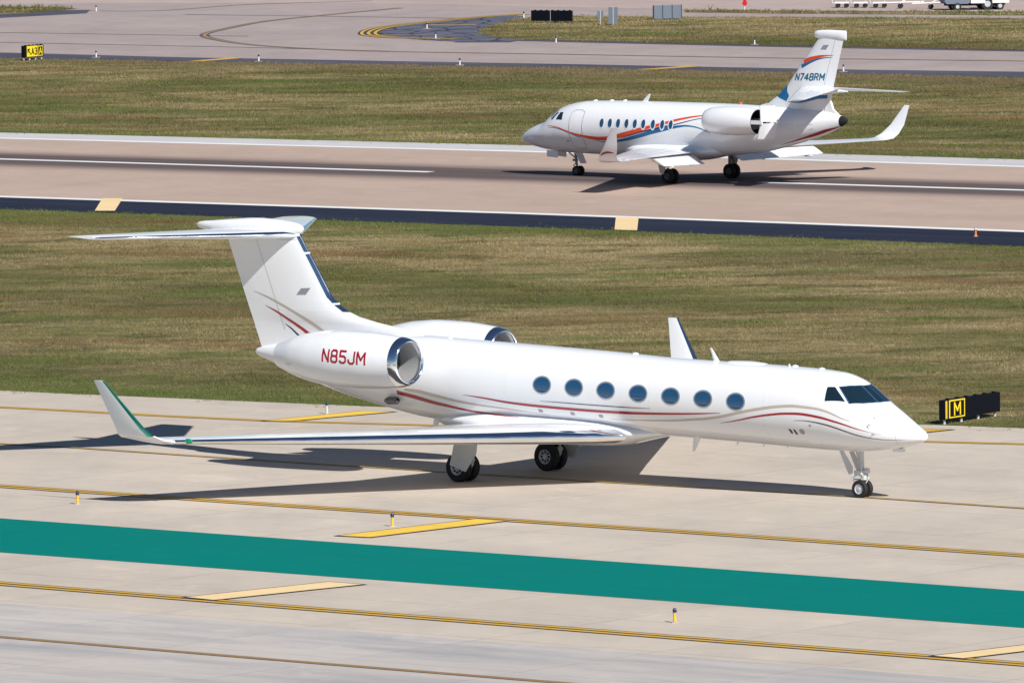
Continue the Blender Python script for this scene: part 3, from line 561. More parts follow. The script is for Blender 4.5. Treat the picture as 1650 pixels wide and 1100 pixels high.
# aviation stroke lettering, unit height, each glyph: (advance width, [polylines])
_o = .12
GL = {'N': (.62, [[(0, 0), (0, 1)], [(0, 1), (.5, 0)], [(.5, 0), (.5, 1)]]), 'M': (.72, [[(0, 0), (0, 1)], [(0, 1), (.3, .35)], [(.3, .35), (.6, 1)], [(.6, 1), (.6, 0)]]),
 'J': (.58, [[(.46, 1), (.46, .15), (.34, 0), (.12, 0), (0, .15), (0, .3)]]), '5': (.6, [[(.46, 1), (.02, 1), (.02, .56), (.34, .56), (.47, .44), (.47, .14), (.34, 0), (.12, 0), (0, .13)]]),
 '8': (.6, [[(.12, 0), (.36, 0), (.48, .13), (.48, .4), (.38, .52), (.1, .52), (0, .4), (0, .13), (.12, 0)], [(.1, .52), (.02, .63), (.02, .88), (.12, 1), (.36, 1), (.46, .88), (.46, .63), (.38, .52)]]),
 '7': (.56, [[(0, 1), (.46, 1), (.16, 0)]]), '4': (.6, [[(.36, 0), (.36, 1), (0, .3), (.5, .3)]]), 'R': (.62, [[(0, 0), (0, 1)], [(0, 1), (.34, 1), (.47, .88), (.47, .63), (.34, .5), (0, .5)], [(.26, .5), (.48, 0)]]),
 'A': (.62, [[(0, 0), (.26, 1)], [(.26, 1), (.52, 0)], [(.09, .32), (.43, .32)]]), '3': (.58, [[(0, .87), (.12, 1), (.34, 1), (.46, .88), (.46, .64), (.34, .53), (.16, .53)], [(.34, .53), (.47, .42), (.47, .14), (.34, 0), (.12, 0), (0, .13)]]),
 'K': (.6, [[(0, 0), (0, 1)], [(.46, 1), (0, .45)], [(.12, .58), (.48, 0)]])}
def strokes(txt):
    x = 0; out = []
    for ch in txt:
        adv, pl = GL[ch]; out += [[(x+a, b) for a, b in q] for q in pl]; x += adv+.13
    return out, x-.25
def lettering(mb, tgt, txt, s_left, s_right, z_l, z_r, h, ysrc, side, th, step=.05, shear=0., off=.006):
    st, W = strokes(txt)
    for qi, q in enumerate(st):
        for ai, (a, b) in enumerate(zip(q[:-1], q[1:])):
            L = math.dist(a, b) or 1; ea = .06 if True else 0; dx, dy = (b[0]-a[0])/L, (b[1]-a[1])/L
            a2 = (a[0]-dx*ea, a[1]-dy*ea); b2 = (b[0]+dx*ea, b[1]+dy*ea)
            pts = [(s_left+(s_right-s_left)*(p[0]/W+shear*p[1]), z_l+(z_r-z_l)*p[0]/W+h*p[1], th) for p in (a2, b2)]
            pl_stroke(mb, tgt, pts, ysrc, side, off-.002+((qi*3+ai) % 6)*.0007, step)
def wheel(parent, c, R, wd, rimr, holes=8, rm='rim'):
    c = Vector(c); h = wd/2; mb = MB()
    mb.lathe(c, (0, 1, 0), [(-h*.86, rimr), (-h*.98, rimr+(R-rimr)*.35), (-h*.9, R*.93), (-h*.55, R), (-h*.5, R*.985), (-h*.45, R), (h*.45, R), (h*.5, R*.985), (h*.55, R), (h*.9, R*.93), (h*.98, rimr+(R-rimr)*.35), (h*.86, rimr), (-h*.86, rimr)], 40, False)
    t = mb.build('tyre', 'tyre', parent)
    mb = MB(); mb.lathe(c, (0, 1, 0), [(-h*.9, rimr*.99), (-h*.78, rimr*.9), (-h*.62, rimr*.82), (-h*.62, rimr*.38), (-h*.95, rimr*.3), (-h*.95, .01), (h*.95, .01), (h*.95, rimr*.3), (h*.62, rimr*.38), (h*.62, rimr*.82), (h*.78, rimr*.9), (h*.9, rimr*.99)], 32, False)
    if holes:
        mb.cur = 1
        for k in range(holes):
            a = 2*math.pi*k/holes
            for sg in (-1, 1): mb.lathe(c+Vector((math.cos(a)*rimr*.61, sg*(h*.62+.002), math.sin(a)*rimr*.61)), (0, sg, 0), [(-.01, rimr*.17), (.006, rimr*.17)], 10)
    mb.build('rim', [rm, 'hole'], t); return t

def mirror_pts(p, sg): return [(x, y*sg, z) for x, y, z in p]
# ================================================================ near business jet
def make_jet():
    root = empty('business_jet', (12.3871, 287.4212, 0), -0.6710, 'larger white business jet with crimson swooshes and red lettering, on the near taxiway', 'airplane')
    fus = loft_body(MB(), JET, 96, .1).build('fuselage', 'white', root)
    FA = Body([(9.3, 1.68, 1.57, .2, 1.62), (10.0, 1.78, 1.46, .55, 1.62), (10.6, 1.86, 1.33, .84, 1.62), (11.2, 1.94, 1.2, 1.06, 1.63), (12, 2.02, 1.13, 1.2, 1.64), (13, 2.06, 1.10, 1.25, 1.66),
               (16, 2.1, 1.10, 1.26, 1.68), (17.2, 1.98, 1.2, .98, 1.7), (18.0, 1.92, 1.36, .6, 1.7), (18.5, 1.88, 1.49, .33, 1.72), (18.9, 1.84, 1.64, .12, 1.75)])
    fair = loft_body(MB(), FA, 72, .12).build('belly_fairing', 'white', root)
    T = Target([fus, fair])
    # ---- paint
    for nm, mt, L in (('red_stripe', 'red', [J_RED1, J_RED2, J_RED3]), ('tan_stripe', 'tan', [J_TAN1, J_TAN2f]), ('black_stripe', 'ink', [J_BLK1, J_BLK2])):
        for q in L:
            mb = MB()
            for sd in (1, -1): th_stroke(mb, T, JET, q, sd, .004 if nm != 'tan_stripe' else .003, flat=True)
            mb.build(nm, mt, fus)
    # ---- cabin windows
    for sd in (1, -1):
        for s, th in J_WIN:
            mb = MB(); th_poly(mb, T, JET, ell(s, 1.441, .365, .235), sd, .003, 3); f = mb.build('window_frame', 'frame', fus)
            mb = MB(); th_poly(mb, T, JET, ell(s, 1.441, .315, .195), sd, .007, 4); mb.build('cabin_window', 'glass', f)
        mb = MB(); th_poly(mb, T, JET, J_SIDEWIN, sd, .006, 6); mb.build('cockpit_side_window', 'cglass', fus)
        mb = MB(); th_poly(mb, T, JET, J_WSF[:4]+[(2.185, 0), (1.85, 0), (1.49, 0)]+J_WSF[4:], sd, .004, 8); f = mb.build('windshield_frame', 'wframe', fus)
        mb = MB(); th_poly(mb, T, JET, J_WSP, sd, .008, 8); mb.build('windshield_pane', 'cglass', f)
        mb = MB(); th_poly(mb, T, JET, [(J_WSP[3][0]-.03, J_WSP[3][1]-.035), (2.175, .02), (1.53, .02), (J_WSP[4][0]-.03, J_WSP[4][1]-.04)], sd, .009, 8); mb.build('windshield_pane', 'cglass', f)
    # ---- small fittings: vents, probes, doors
    mb = MB()
    for s, th in J_VENTS[:3]: MB().add([T.hit((-s+dx, -4, JET.P(s, th)[2]+dz), (0, 1, 0)) for dx, dz in ((-.08, -.05), (.08, -.05), (.08, .05), (-.08, .05))], [(0, 1, 2, 3)]).build('vent', 'gap', fus, False)
    for s, th in ((3.55, 1.854), (1.44, 1.05), (1.2, .71)): MB_ = MB(); th_poly(MB_, T, JET, ell(s, th, .045, .03), 1, .004, 1); MB_.build('vent', 'gap', fus)
    mb = MB(); th_poly(mb, T, JET, ell(3.9, 2.063, .1, .085), 1, .003, 2); mb.build('access_port', 'gap', fus)
    mb = MB(); th_poly(mb, T, JET, [(4.40, 2.02), (4.30, 2.02), (4.24, 2.14), (4.33, 2.16)], 1, .004, 2); th_poly(mb, T, JET, [(4.22, 2.02), (4.14, 2.02), (4.08, 2.16), (4.16, 2.18)], 1, .004, 2); mb.build('static_port', 'ink', fus)
    for s, th in ((1.56, 1.364), (1.44, 1.72)):
        P = Vector(JET.P(s, th)); mb = MB(); mb.tube([P, P+Vector((0, -.05, 0)), P+Vector((.11, -.06, 0))], .010, 8); mb.build('pitot_probe', 'darkmetal', fus)
    # panel lines: thin grooves
    for q, rd in (([(.78, -1.6, .008), (.74, -.8, .008), (.72, 0, .008), (.74, .8, .008), (.78, 1.6, .008), (.8, 2.4, .008)], .5), ([(3.3, 2.35, .008), (3.5, 2.62, .008), (3.5, 2.9, .008)], 1.2), ([(24.9, -1.8, .01), (24.9, 0, .01), (24.9, 1.8, .01), (24.9, 2.9, .01)], .4)):
        mb = MB(); th_stroke(mb, T, JET, q, 1, .002, rd); mb.build('panel_seam', 'gap', fus)
    for q in ([(5.25, -2.6, .012), (5.25, 0, .012), (5.25, 2.6, .012)], [(9.6, -1.9, .012), (9.6, 0, .012), (9.6, 1.9, .012)], [(15.2, -1.7, .012), (15.2, 0, .012), (15.2, 1.7, .012)], [(11.8, 2.3, .012), (9.5, 2.42, .012), (6.0, 2.42, .012), (3.8, 2.4, .012)], [(17.0, .62, .012), (12.0, .62, .012), (6.0, .62, .012), (3.6, .6, .012)], [(6.0, -.62, .012), (3.6, -.6, .012)]):
        mb = MB(); th_stroke(mb, T, JET, q, 1, .0015, 1.2); mb.build('panel_seam', 'seam', fus)
    def blade(name, s0, s1, z0, st, z1, c, t=.03):
        mb = MB(); mb.grid([[(-s0, 0, z0), (-(s0+s1)/2, t, z0), (-s1, 0, z0), (-(s0+s1)/2, -t, z0)], [(-st, 0, z1), (-st-c/2, t*.6, z1), (-st-c, 0, z1), (-st-c/2, -t*.6, z1)]], True, True); mb.build(name, 'white', fus, True, 60)
    blade('blade_antenna', 7.72, 7.98, 3.84, 8.06, 4.29, .07); blade('blade_antenna', 8.45, 8.78, 1.62, 8.74, 1.1, .1); blade('belly_mast', 18.6, 18.95, 1.72, 18.88, 1.33, .12)
    blade('blade_antenna', 18.1, 18.4, 4.15, 18.25, 4.33, .06, .05)
    for s in (7.1, 5.2, 6.1): blade('drain_mast', s-.05, s+.05, 1.5, s, 1.36, .04, .012)
    mb = MB(); loft_body(mb, Body([(5.9, 3.86, 3.8, .1, 3.83), (6.1, 3.91, 3.8, .22, 3.83), (6.7, 3.945, 3.8, .28, 3.83), (7.3, 3.93, 3.8, .24, 3.83), (7.55, 3.88, 3.8, .1, 3.83)]), 24, .1); mb.build('antenna_dome', 'white', fus)
    for s, z in ((4.9, 3.84), (3.9, 3.80), (11.0, 3.97)): MB().lathe((-s, 0, z), (0, 0, 1), [(-.05, .11), (.035, .1), (.06, .04), (.065, .005)], 16).build('antenna_puck', 'white', fus)
    MB().lathe((-5.05, -.1, 3.83), (0, 0, 1), [(-.02, .03), (.09, .03), (.1, .01)], 10).build('beacon', 'gearwhite', fus)
    # ---- wings
    for sd in (-1, 1):
        up = (0, 0, 1)
        W = [((-10.62, sd*1.0, 1.53), 6.35, .098, up), ((-12.92, sd*4.6, 1.64), 4.25, .112, up), ((-15.6, sd*8.9, 1.79), 3.05, .115, up), ((-18.28, sd*13.2, 1.95), 1.82, .10, up)]
        wg = wing('wing', W, 'white', root, 'leading_edge', 'chrome', .065)
        n1 = (0, -sd*.35, .94); n2 = (0, -sd*.94, .30)
        WL = [((-18.28, sd*13.2, 1.95), 1.82, .10, up), ((-18.48, sd*13.47, 2.01), 1.66, .08, n1), ((-18.74, sd*13.66, 2.15), 1.42, .075, (0, -sd*.8, .6)), ((-19.02, sd*13.76, 2.38), 1.15, .075, n2), ((-20.22, sd*14.2, 3.79), .40, .075, n2)]
        wl = wing('winglet', WL, 'white', wg, None)
        # polished winglet front edge; starboard one has a green reflection painted into its colour
        mb = MB(); sec = dense(WL[2:], 6); mb.grid(foil_rows([((l[0]+.004, l[1], l[2]), c, t*1.06, n_) for l, c, t, n_ in sec], 'le', .15), False); mb.build('winglet_edge', 'greenreflect' if sd < 0 else 'chrome', wl)
        TW = Target([wg])
        mb = MB()   # control surface gaps on the upper skin
        def seam(a, b):
            P = [Vector(a).lerp(Vector(b), k/24) for k in range(25)]; rows = []
            for p in P:
                q = [TW.hit((p.x+dx, p.y, 4), (0, 0, -1), .003) for dx in (-.012, .012)]
                if None not in q: rows.append(q)
            if len(rows) > 1: mb.grid(rows)
        seam((-15.9, sd*1.6, 0), (-16.2, sd*4.6, 0)); seam((-16.2, sd*4.6, 0), (-18.0, sd*9.2, 0)); seam((-18.0, sd*9.2, 0), (-19.5, sd*12.6, 0))
        seam((-16.2, sd*4.6, 0), (-17.1, sd*4.6, 0)); seam((-18.0, sd*9.2, 0), (-18.6, sd*9.2, 0))
        mb.build('flap_gap', 'gap', wg)
        mb = MB(); mb.lathe((-18.02, sd*12.85, 1.965), (1, 0, 0), [(-.12, .075), (.02, .075), (.09, .045), (.115, .01)], 14); mb.build('navigation_light', 'greenlight' if sd < 0 else 'redlight', wg)
        # ---- main landing gear
        y = 2.19*sd; g = MB(); g.tube([(-15.73, y, 1.62), (-15.73, y, .86)], .10, 14); g.tube([(-15.73, y, .9), (-15.73, y, .47)], .065, 12); g.tube([(-15.73, y-.3, .447), (-15.73, y+.3, .447)], .05, 10)
        g.tube([(-15.73, y, 1.0), (-15.35, y, .82), (-15.5, y, .5)], .035, 8); g.tube([(-15.73, y, 1.3), (-15.1, y-sd*.1, 1.6)], .04, 8); g.tube([(-15.6, y-.06, 1.2), (-15.58, y-.08, .5)], .018, 6); g.box((-15.66, y, .62), (.09, .1, .09))
        g.tube([(-15.5, y, .9), (-15.28, y, .7), (-15.42, y, .42)], .03, 6); g.box((-15.42, y, .62), (.06, .07, .12)); g.tube([(-15.3, y-.04, 1.35), (-15.34, y-.06, .85)], .02, 6); g.tube([(-15.45, y+.05, .95), (-15.5, y+.12, .7), (-15.6, y+.1, .45)], .02, 6)
        g.v = [(p[0]-.33, p[1], p[2]) for p in g.v]; gear = g.build('main_landing_gear', 'gearwhite', root)
        for dy in (-.2, .2): wheel(gear, (-16.06, y+dy, .445), .445, .27, .235, 8)
        d = MB(); yo = sd*2.62; d.prism([(-15.93, yo, 1.62), (-15.08, yo, 1.62), (-15.18, yo, .93), (-15.56, yo+sd*.05, .36), (-16.18, yo+sd*.04, .54)], (0, sd*.035, 0)); d.build('gear_door', 'doorgrey', gear, False)
        # ---- engines
        y0 = 2.35*sd; prof = [(17.97, .675), (18.0, .705), (18.08, .735), (18.2, .765), (18.27, .778)]; N = 64; zc = 3.6
        r = lambda s: pchip([18.27, 18.8, 19.6, 20.5, 21.5, 22.3, 22.9, 23.15], [.778, .83, .885, .895, .82, .67, .48, .39])(s)
        ss = [18.27+.1*k for k in range(49)]+[23.15]; mb = MB()
        mb.grid([[(-s, y0+r(s)*math.sin(2*math.pi*j/N), zc+.03*(s-18.27)/5+r(s)*math.cos(2*math.pi*j/N)) for j in range(N)] for s in ss], True); mb.cur = 1
        mb.grid([[(-s, y0+q*math.sin(2*math.pi*j/N), zc+.03+q*math.cos(2*math.pi*j/N)) for j in range(N)] for s, q in ((23.15, .39), (23.12, .345), (22.6, .36), (22.0, .40), (21.9, .02))], True)
        nac = mb.build('engine_nacelle', ['white', 'darkmetal'], root)
        ring = lambda L: [[(-s, y0+q*math.sin(2*math.pi*j/N), zc+q*math.cos(2*math.pi*j/N)) for j in range(N)] for s, q in L]
        MB().grid(ring([(18.27, .778), (18.2, .764), (18.1, .738), (18.02, .705), (17.975, .672), (17.97, .655), (17.985, .63), (18.03, .605), (18.12, .59)]), True).build('inlet_lip', 'chrome', nac)
        MB().grid(ring([(18.12, .59), (18.5, .60), (18.95, .63)]), True).build('inlet_duct', 'duct', nac)
        mb = MB(); mb.grid(ring([(18.95, .63), (18.96, .02)]), True)
        mb.cur = 1
        for k in range(24):
            a = 2*math.pi*k/24; u = Vector((0, math.sin(a), math.cos(a))); v = Vector((0, math.cos(a), -math.sin(a))); c = Vector((-18.9, y0, zc))
            mb.grid([[c+u*.17+v*.03+Vector((.03, 0, 0)), c+u*.17-v*.02], [c+u*.4+v*.06+Vector((.04, 0, 0)), c+u*.4-v*.03], [c+u*.62+v*.07+Vector((.05, 0, 0)), c+u*.62-v*.05]])
        mb.build('fan', ['hole', 'darkmetal'], nac); MB().lathe((-18.93, y0, zc), (1, 0, 0), [(0, .2), (.12, .16), (.26, .07), (.3, .01)], 20).build('spinner', 'doorgrey', nac)
        # pylon
        mb = MB(); rows = []
        for yy in (.75, 1.75): rows.append(foil((-18.7 if yy < 1 else -18.95, sd*yy, 3.72), 4.1 if yy < 1 else 3.5, .085, (0, 0, 1), [((k/10)**1.9, 1) for k in range(10, -1, -1)]+[((k/10)**1.9, -1) for k in range(1, 10)]))
        mb.grid(rows, True, True); mb.build('pylon', 'white', root)
        TN = Target([nac]); mb = MB()
        if sd < 0: lettering(mb, TN, 'N85JM', 20.75, 19.10, 3.60, 3.545, .355, -5, 1, .066)
        else: lettering(mb, TN, 'N85JM', 19.10, 20.75, 3.55, 3.6, .355, 5, 1, .066)
        mb.build('registration_lettering', 'red', nac)
        mb = MB(); mb.lathe((-22.25, y0+sd*.62, 3.42), (1, 0, 0), [(-.2, .01), (-.1, .05), (.1, .05), (.2, .01)], 10); mb.build('cowl_vent', 'frame', nac)
        # exhaust / air scoop under the pylon
        if sd < 0: MB().lathe((-19.75, -1.02, 2.25), (1, -.12, .05), [(-.35, .06), (-.2, .12), (.15, .12), (.2, .09), (.1, .08)], 16).build('air_scoop', 'darkmetal', fus)
        # ---- tailplane
        tp = wing('tailplane', [((-24.25, sd*.05, 7.2), 3.5, .10, up), ((-27.93, sd*5.25, 7.28), 1.42, .09, up), ((-28.1, sd*5.36, 7.285), 1.2, .05, up)], 'white', root, 'leading_edge', 'chrome', .05)
    # ---- fin with dorsal fillet
    lv = [(3.55, 18.7, 25.88, .26), (4.05, 18.7, 26.07, .26), (4.25, 19.3, 26.15, .28), (4.42, 20.3, 26.21, .32), (4.56, 21.2, 26.27, .36), (4.70, 21.9, 26.33, .38), (4.84, 22.3, 26.39, .39), (5.05, 22.68, 26.47, .38), (5.29, 22.98, 26.57, .37), (6.0, 23.45, 26.85, .35), (6.73, 23.94, 27.13, .33), (7.3, 24.32, 27.35, .32)]
    S = [((-a, 0, z), b-a, t/(b-a), (0, 1, 0)) for z, a, b, t in lv]
    mb = MB(); mb.grid(foil_rows(dense(S[:7], 3), 'all'), True, True); fl = mb.build('dorsal_fairing', 'white', root)
    fin = wing('fin', S[6:], 'white', root, 'leading_edge', 'chrome', .045)
    TF = Target([fin, fl])
    mb = MB(); loft_body(mb, Body([(24.12, 7.40, 7.38, .01, 7.39), (24.2, 7.49, 7.27, .09, 7.38), (24.5, 7.58, 7.15, .18, 7.37), (25.2, 7.655, 7.08, .26, 7.36), (25.9, 7.685, 7.06, .28, 7.36), (27, 7.62, 7.1, .25, 7.37), (27.8, 7.55, 7.2, .16, 7.38), (28.4, 7.49, 7.3, .06, 7.4), (28.52, 7.43, 7.39, .01, 7.41)]), 40, .1); mb.build('tail_bullet', 'white', root)
    for nm, mt, q in (('tan_swoosh', 'tan', J_FTAN), ('red_swoosh', 'red', J_FRED), ('black_swoosh', 'ink', J_FBLK)):
        mb = MB()
        for sd in (1, -1): pl_stroke(mb, TF, q, 3, sd)
        mb.build(nm, mt, fin)
    mb = MB()
    for sd in (1, -1): pl_poly(mb, TF, J_FLAG, 3, sd)
    mb.build('flag_decal', 'flag', fin)
    mb = MB()
    for sd in (1, -1): pl_stroke(mb, TF, [(25.95, 7.0, .014), (25.1, 4.85, .014), (24.9, 4.2, .014)], 3, sd, .003); pl_stroke(mb, TF, [(24.1, 7.05, .012), (25.2, 7.05, .012)], 3, sd, .003)
    mb.build('rudder_gap', 'gap', fin)
    for z in (5.06, 6.62):
        mb = MB()
        le = pchip([p[0] for p in lv], [p[1] for p in lv])(z); tt = pchip([p[0] for p in lv], [p[3] for p in lv])(z); c = pchip([p[0] for p in lv], [p[2]-p[1] for p in lv])(z)
        mb.grid(foil_rows([((-le+.006, 0, z-.05), c, tt/c*1.05, (0, 1, 0)), ((-le-.02+.006, 0, z+.05), c, tt/c*1.05, (0, 1, 0))], 'le', .05), False); mb.build('edge_joint', 'white', fin)
    # ---- nose gear
    g = MB(); g.tube([(-2.45, 0, 1.5), (-2.43, 0, .78)], .075, 14); g.tube([(-2.43, 0, .85), (-2.42, 0, .45)], .05, 12); g.tube([(-2.42, -.2, .275), (-2.42, .2, .275)], .035, 10); g.tube([(-2.42, 0, .5), (-2.42, 0, .27)], .045, 10)
    g.box((-2.46, 0, .70), (.15, .15, .12)); g.box((-2.30, -.1, .62), (.07, .05, .07)); g.tube([(-2.55, -.12, .62), (-2.7, -.1, .5), (-2.5, -.06, .4)], .025, 6); g.tube([(-2.36, -.12, 1.0), (-2.34, -.16, .72)], .03, 8); g.tube([(-2.5, -.07, 1.4), (-2.53, -.09, .8)], .014, 6); g.tube([(-2.36, 0, .75), (-2.18, 0, .6), (-2.32, 0, .42)], .03, 8); g.tube([(-2.48, .05, .95), (-2.72, .05, 1.45)], .025, 8); g.tube([(-2.45, .1, .95), (-2.75, .12, 1.42)], .02, 6)
    g.lathe((-2.26, 0, .82), (1, 0, 0), [(-.05, .08), (.06, .09), (.08, .07)], 14); g.tube([(-2.4, -.09, 1.35), (-2.36, -.1, .8)], .016, 6); g.box((-2.6, 0, .58), (.1, .07, .05))
    ng = g.build('nose_landing_gear', 'gearwhite', root)
    for dy in (-.13, .13): wheel(ng, (-2.42, dy, .27), .27, .16, .15, 0)
    for dy in (-.24, .22):
        d = MB(); d.prism([(-3.12, dy, 1.45), (-2.98, dy, 1.45), (-2.62, dy, .95), (-2.60, dy, .66), (-2.68, dy, .58), (-2.86, dy, .9)], (0, .02, 0)); d.build('gear_door', 'doorgrey', ng, False)
    MB().box((-1.05, 0, 1.50), (.18, .08, .05)).build('nose_scoop', 'white', fus)
    return root
J_TAN2f = [q for i, q in enumerate(J_TAN2) if i not in (4,)]
J_TAN2f.sort(key=lambda p: -p[0])
make_jet()

# ================================================================ landing tri-jet look-alike on the runway (two engines)
def make_landing_jet():
    root = empty('business_jet', (.4697, 451.8257, 0), 2.42810, 'smaller white business jet with orange and blue stripes, flaps down on the runway', 'airplane')
    fus = loft_body(MB(), TRI, 80, .1).build('fuselage', ['white2'], root); T = Target([fus])
    tip = loft_body(MB(), Body([(19.40, 3.215, 2.715, .225, 2.985), (19.6, 3.15, 2.83, .16, 3.0), (19.7, 3.10, 2.91, .09, 3.01), (19.745, 3.02, 3.0, .005, 3.01)]), 32, .04); tip.build('tail_cap', 'hole', fus)
    fair = loft_body(MB(), Body([(6.6, 1.5, 1.1, .3, 1.3), (7.2, 1.7, 1.0, .85, 1.32), (8.0, 1.8, .93, 1.2, 1.34), (9.5, 1.85, .90, 1.33, 1.36), (11.2, 1.85, .95, 1.3, 1.4), (12.2, 1.75, 1.1, 1.0, 1.45), (13.0, 1.7, 1.3, .4, 1.5)]), 56, .12).build('belly_fairing', 'white2', root)
    for nm, mt, L, o in (('orange_stripe', 'orange', [T_ORG], .004), ('blue_stripe', 'blue', [T_BLU1, sorted(T_BLU2, key=lambda p: p[0])], .003), ('navy_stripe', 'navy', [T_NAVY], .005), ('tail_stripe', 'brick', [T_TAIL], .004)):
        for q in L:
            mb = MB()
            for sd in (1, -1): th_stroke(mb, T, TRI, q, sd, o, 1.17 if nm != 'tail_stripe' else .6)
            mb.build(nm, mt, fus)
    for sd in (1, -1):
        for s, th in T_WIN:
            mb = MB(); th_poly(mb, T, TRI, ell(s, -1.34, .165, .225), sd, .007, 2); f = mb.build('window_frame', 'white2', fus)
            mb = MB(); th_poly(mb, T, TRI, ell(s, -1.34, .118, .165), sd, .011, 2); mb.build('cabin_window', 'glass', f)
        mb = MB(); th_poly(mb, T, TRI, T_SIDEWIN, sd, .006, 4); mb.build('cockpit_side_window', 'cglass', fus)
        mb = MB(); th_poly(mb, T, TRI, T_SHIELD, sd, .006, 4); mb.build('windshield_pane', 'cglass', fus)
        mb = MB(); th_poly(mb, T, TRI, [(2.93, -.6), (2.6, -.9), (2.42, -.06), (2.80, -.06)], sd, .006, 6); mb.build('windshield_pane', 'cglass', fus)
    mb = MB(); th_stroke(mb, T, TRI, [(a, b, .03) for a, b in T_DOOR], 1, .008); mb.build('entry_door_outline', 'gap', fus)
    mb = MB(); th_stroke(mb, T, TRI, [(3.1, -1.55, .015), (2.9, -1.8, .015)], 1, .004); th_poly(mb, T, TRI, ell(3.85, -2.05, .07, .05), 1, .005, 1); th_poly(mb, T, TRI, ell(18.0, -1.6, .12, .02), 1, .005, 1); th_poly(mb, T, TRI, ell(18.0, -1.95, .12, .02), 1, .005, 1); mb.build('panel_seam', 'gap', fus)
    mb = MB(); mb.prism([(-7.55, -.02, 3.56), (-7.85, -.02, 3.56), (-8.05, -.02, 3.92), (-7.95, -.02, 3.92)], (0, .04, 0)); mb.build('blade_antenna', 'white2', fus, False)
    for s in (4.7, 5.7, 6.5): MB().lathe((-s, 0, TRI.at(s)[0]-.02), (0, 0, 1), [(0, .12), (.05, .1), (.07, .02)], 12).build('antenna_puck', 'white2', fus)
    MB().lathe((-13.45, 0, 3.57), (0, 0, 1), [(0, .07), (.07, .07), (.11, .04), (.12, .01)], 12).build('beacon', 'redlight', fus)
    up = (0, 0, 1)
    for sd in (1, -1):
        W = [((-7.75, sd*.9, 1.33), 4.0, .11, up), ((-10.75, sd*5.8, 1.40), 2.35, .10, up), ((-13.05, sd*9.6, 1.46), 1.30, .10, up)]
        wg = wing('wing', W, 'white2', root, 'leading_edge', 'steel', .05)
        WL = [W[2], ((-13.28, sd*9.95, 1.53), 1.18, .09, (0, -sd*.4, .9)), ((-13.55, sd*10.22, 1.75), 1.03, .08, (0, -sd*.8, .5)), ((-13.95, sd*10.38, 2.15), .82, .08, (0, -sd*.93, .3)), ((-14.62, sd*10.6, 3.07), .30, .08, (0, -sd*.95, .25))]
        wl = wing('winglet', WL, 'white2', wg); TL = Target([wl]); mb = MB()
        q = [(13.62, 1.72, .02), (13.85, 1.86, .09), (14.2, 1.93, .10), (14.5, 1.90, .03)]; pl_stroke(mb, TL, q, 14, sd, .004); mb.build('winglet_swoosh', 'brick', wl)
        # flap: inboard section hanging down behind the wing
        def fr(y, s, z, c, dg, t):
            a = math.radians(dg); return [(-s-c*math.cos(a)*u+t*v*math.sin(a)*0, sd*y, z-c*math.sin(a)*u+t*v) for u, v in ((0, 0), (.08, .6), (.3, 1), (1, .05), (1, -.05), (.4, -.7), (.08, -.6))]
        mb = MB(); mb.grid([fr(1.35, 11.55, 1.30, .95, 26, .05), fr(5.75, 13.0, 1.36, .72, 26, .04)], True, True); mb.build('flap', 'white2', wg, True, 30)
        mb = MB()
        for y in (2.6, 5.0): s = 11.0+(y-1.3)*.33; mb.prism([(-s, sd*y-.04, 1.25), (-s-1.0, sd*y-.04, 1.2), (-s-1.35, sd*y-.04, .95), (-s-1.2, sd*y-.04, .88), (-s-.4, sd*y-.04, 1.08)], (0, .08, 0))
        mb.build('flap_track', 'white2', wg, False)
        TW = Target([wg]); mb = MB()
        for k0, k1 in (((-10.9, 1.5), (-12.5, 5.8)), ((-10.3, 1.5), (-12.1, 5.8)), ((-12.5, 5.8), (-13.9, 9.5)), ((-11.2, 3.6), (-12.0, 3.6))):
            rows = []
            for k in range(13):
                t = k/12; x = k0[0]+(k1[0]-k0[0])*t; y = k0[1]+(k1[1]-k0[1])*t; h = [TW.hit((x+d, sd*y, 3), (0, 0, -1), .004) for d in (-.02, .02)]
                if None not in h: rows.append(h)
            if len(rows) > 1: mb.grid(rows)
        mb.build('flap_gap', 'gap', wg)
        # engine with clamshell reversers open
        y0 = 1.92*sd; zc = 2.95; N = 40; ring = lambda L: [[(-s, y0+q*math.sin(2*math.pi*j/N), zc+q*math.cos(2*math.pi*j/N)) for j in range(N)] for s, q in L]
        mb = MB(); mb.grid(ring([(13.1, .42), (13.06, .45), (13.1, .5), (13.25, .56), (13.6, .62), (14.2, .66), (15.0, .66), (15.6, .62), (16.05, .56)]), True); mb.cur = 1; mb.grid(ring([(16.05, .56), (16.04, .51), (15.3, .48), (15.25, .02)]), True); mb.grid(ring([(13.1, .42), (13.4, .41), (13.9, .44), (13.92, .02)]), True)
        nac = mb.build('engine_nacelle', ['white2', 'hole'], root)
        MB().box((-16.35, y0+sd*.5, zc), (.36, .03, .09)).build('reverser_arm', 'white2', nac, False)
        for ud in (1, -1):
            rows = []; rows2 = []
            for i in range(7):
                t = i/6; px_ = 16.62-(.12 if ud > 0 else .3)*t; pz = zc+ud*(.04+.72*t)
                rows.append([(-px_-(.5+(.0 if ud > 0 else .12)*t)*(1-v*v)-.02, y0+v*(.52-.12*t), pz) for v in [k/6-1 for k in range(13)]]); rows2.append([(-px_-(.5+(.0 if ud > 0 else .12)*t)*(1-v*v)+.04, y0+v*(.49-.12*t), pz) for v in [k/6-1 for k in range(13)]])
            mb = MB(); mb.grid(rows); mb.grid(rows2); mb.grid([rows[0], rows2[0]]); mb.grid([rows[-1], rows2[-1]]); mb.grid([[r_[0] for r_ in rows], [r_[0] for r_ in rows2]]); mb.grid([[r_[-1] for r_ in rows], [r_[-1] for r_ in rows2]]); mb.build('reverser_bucket', 'white2', nac, True, 30)
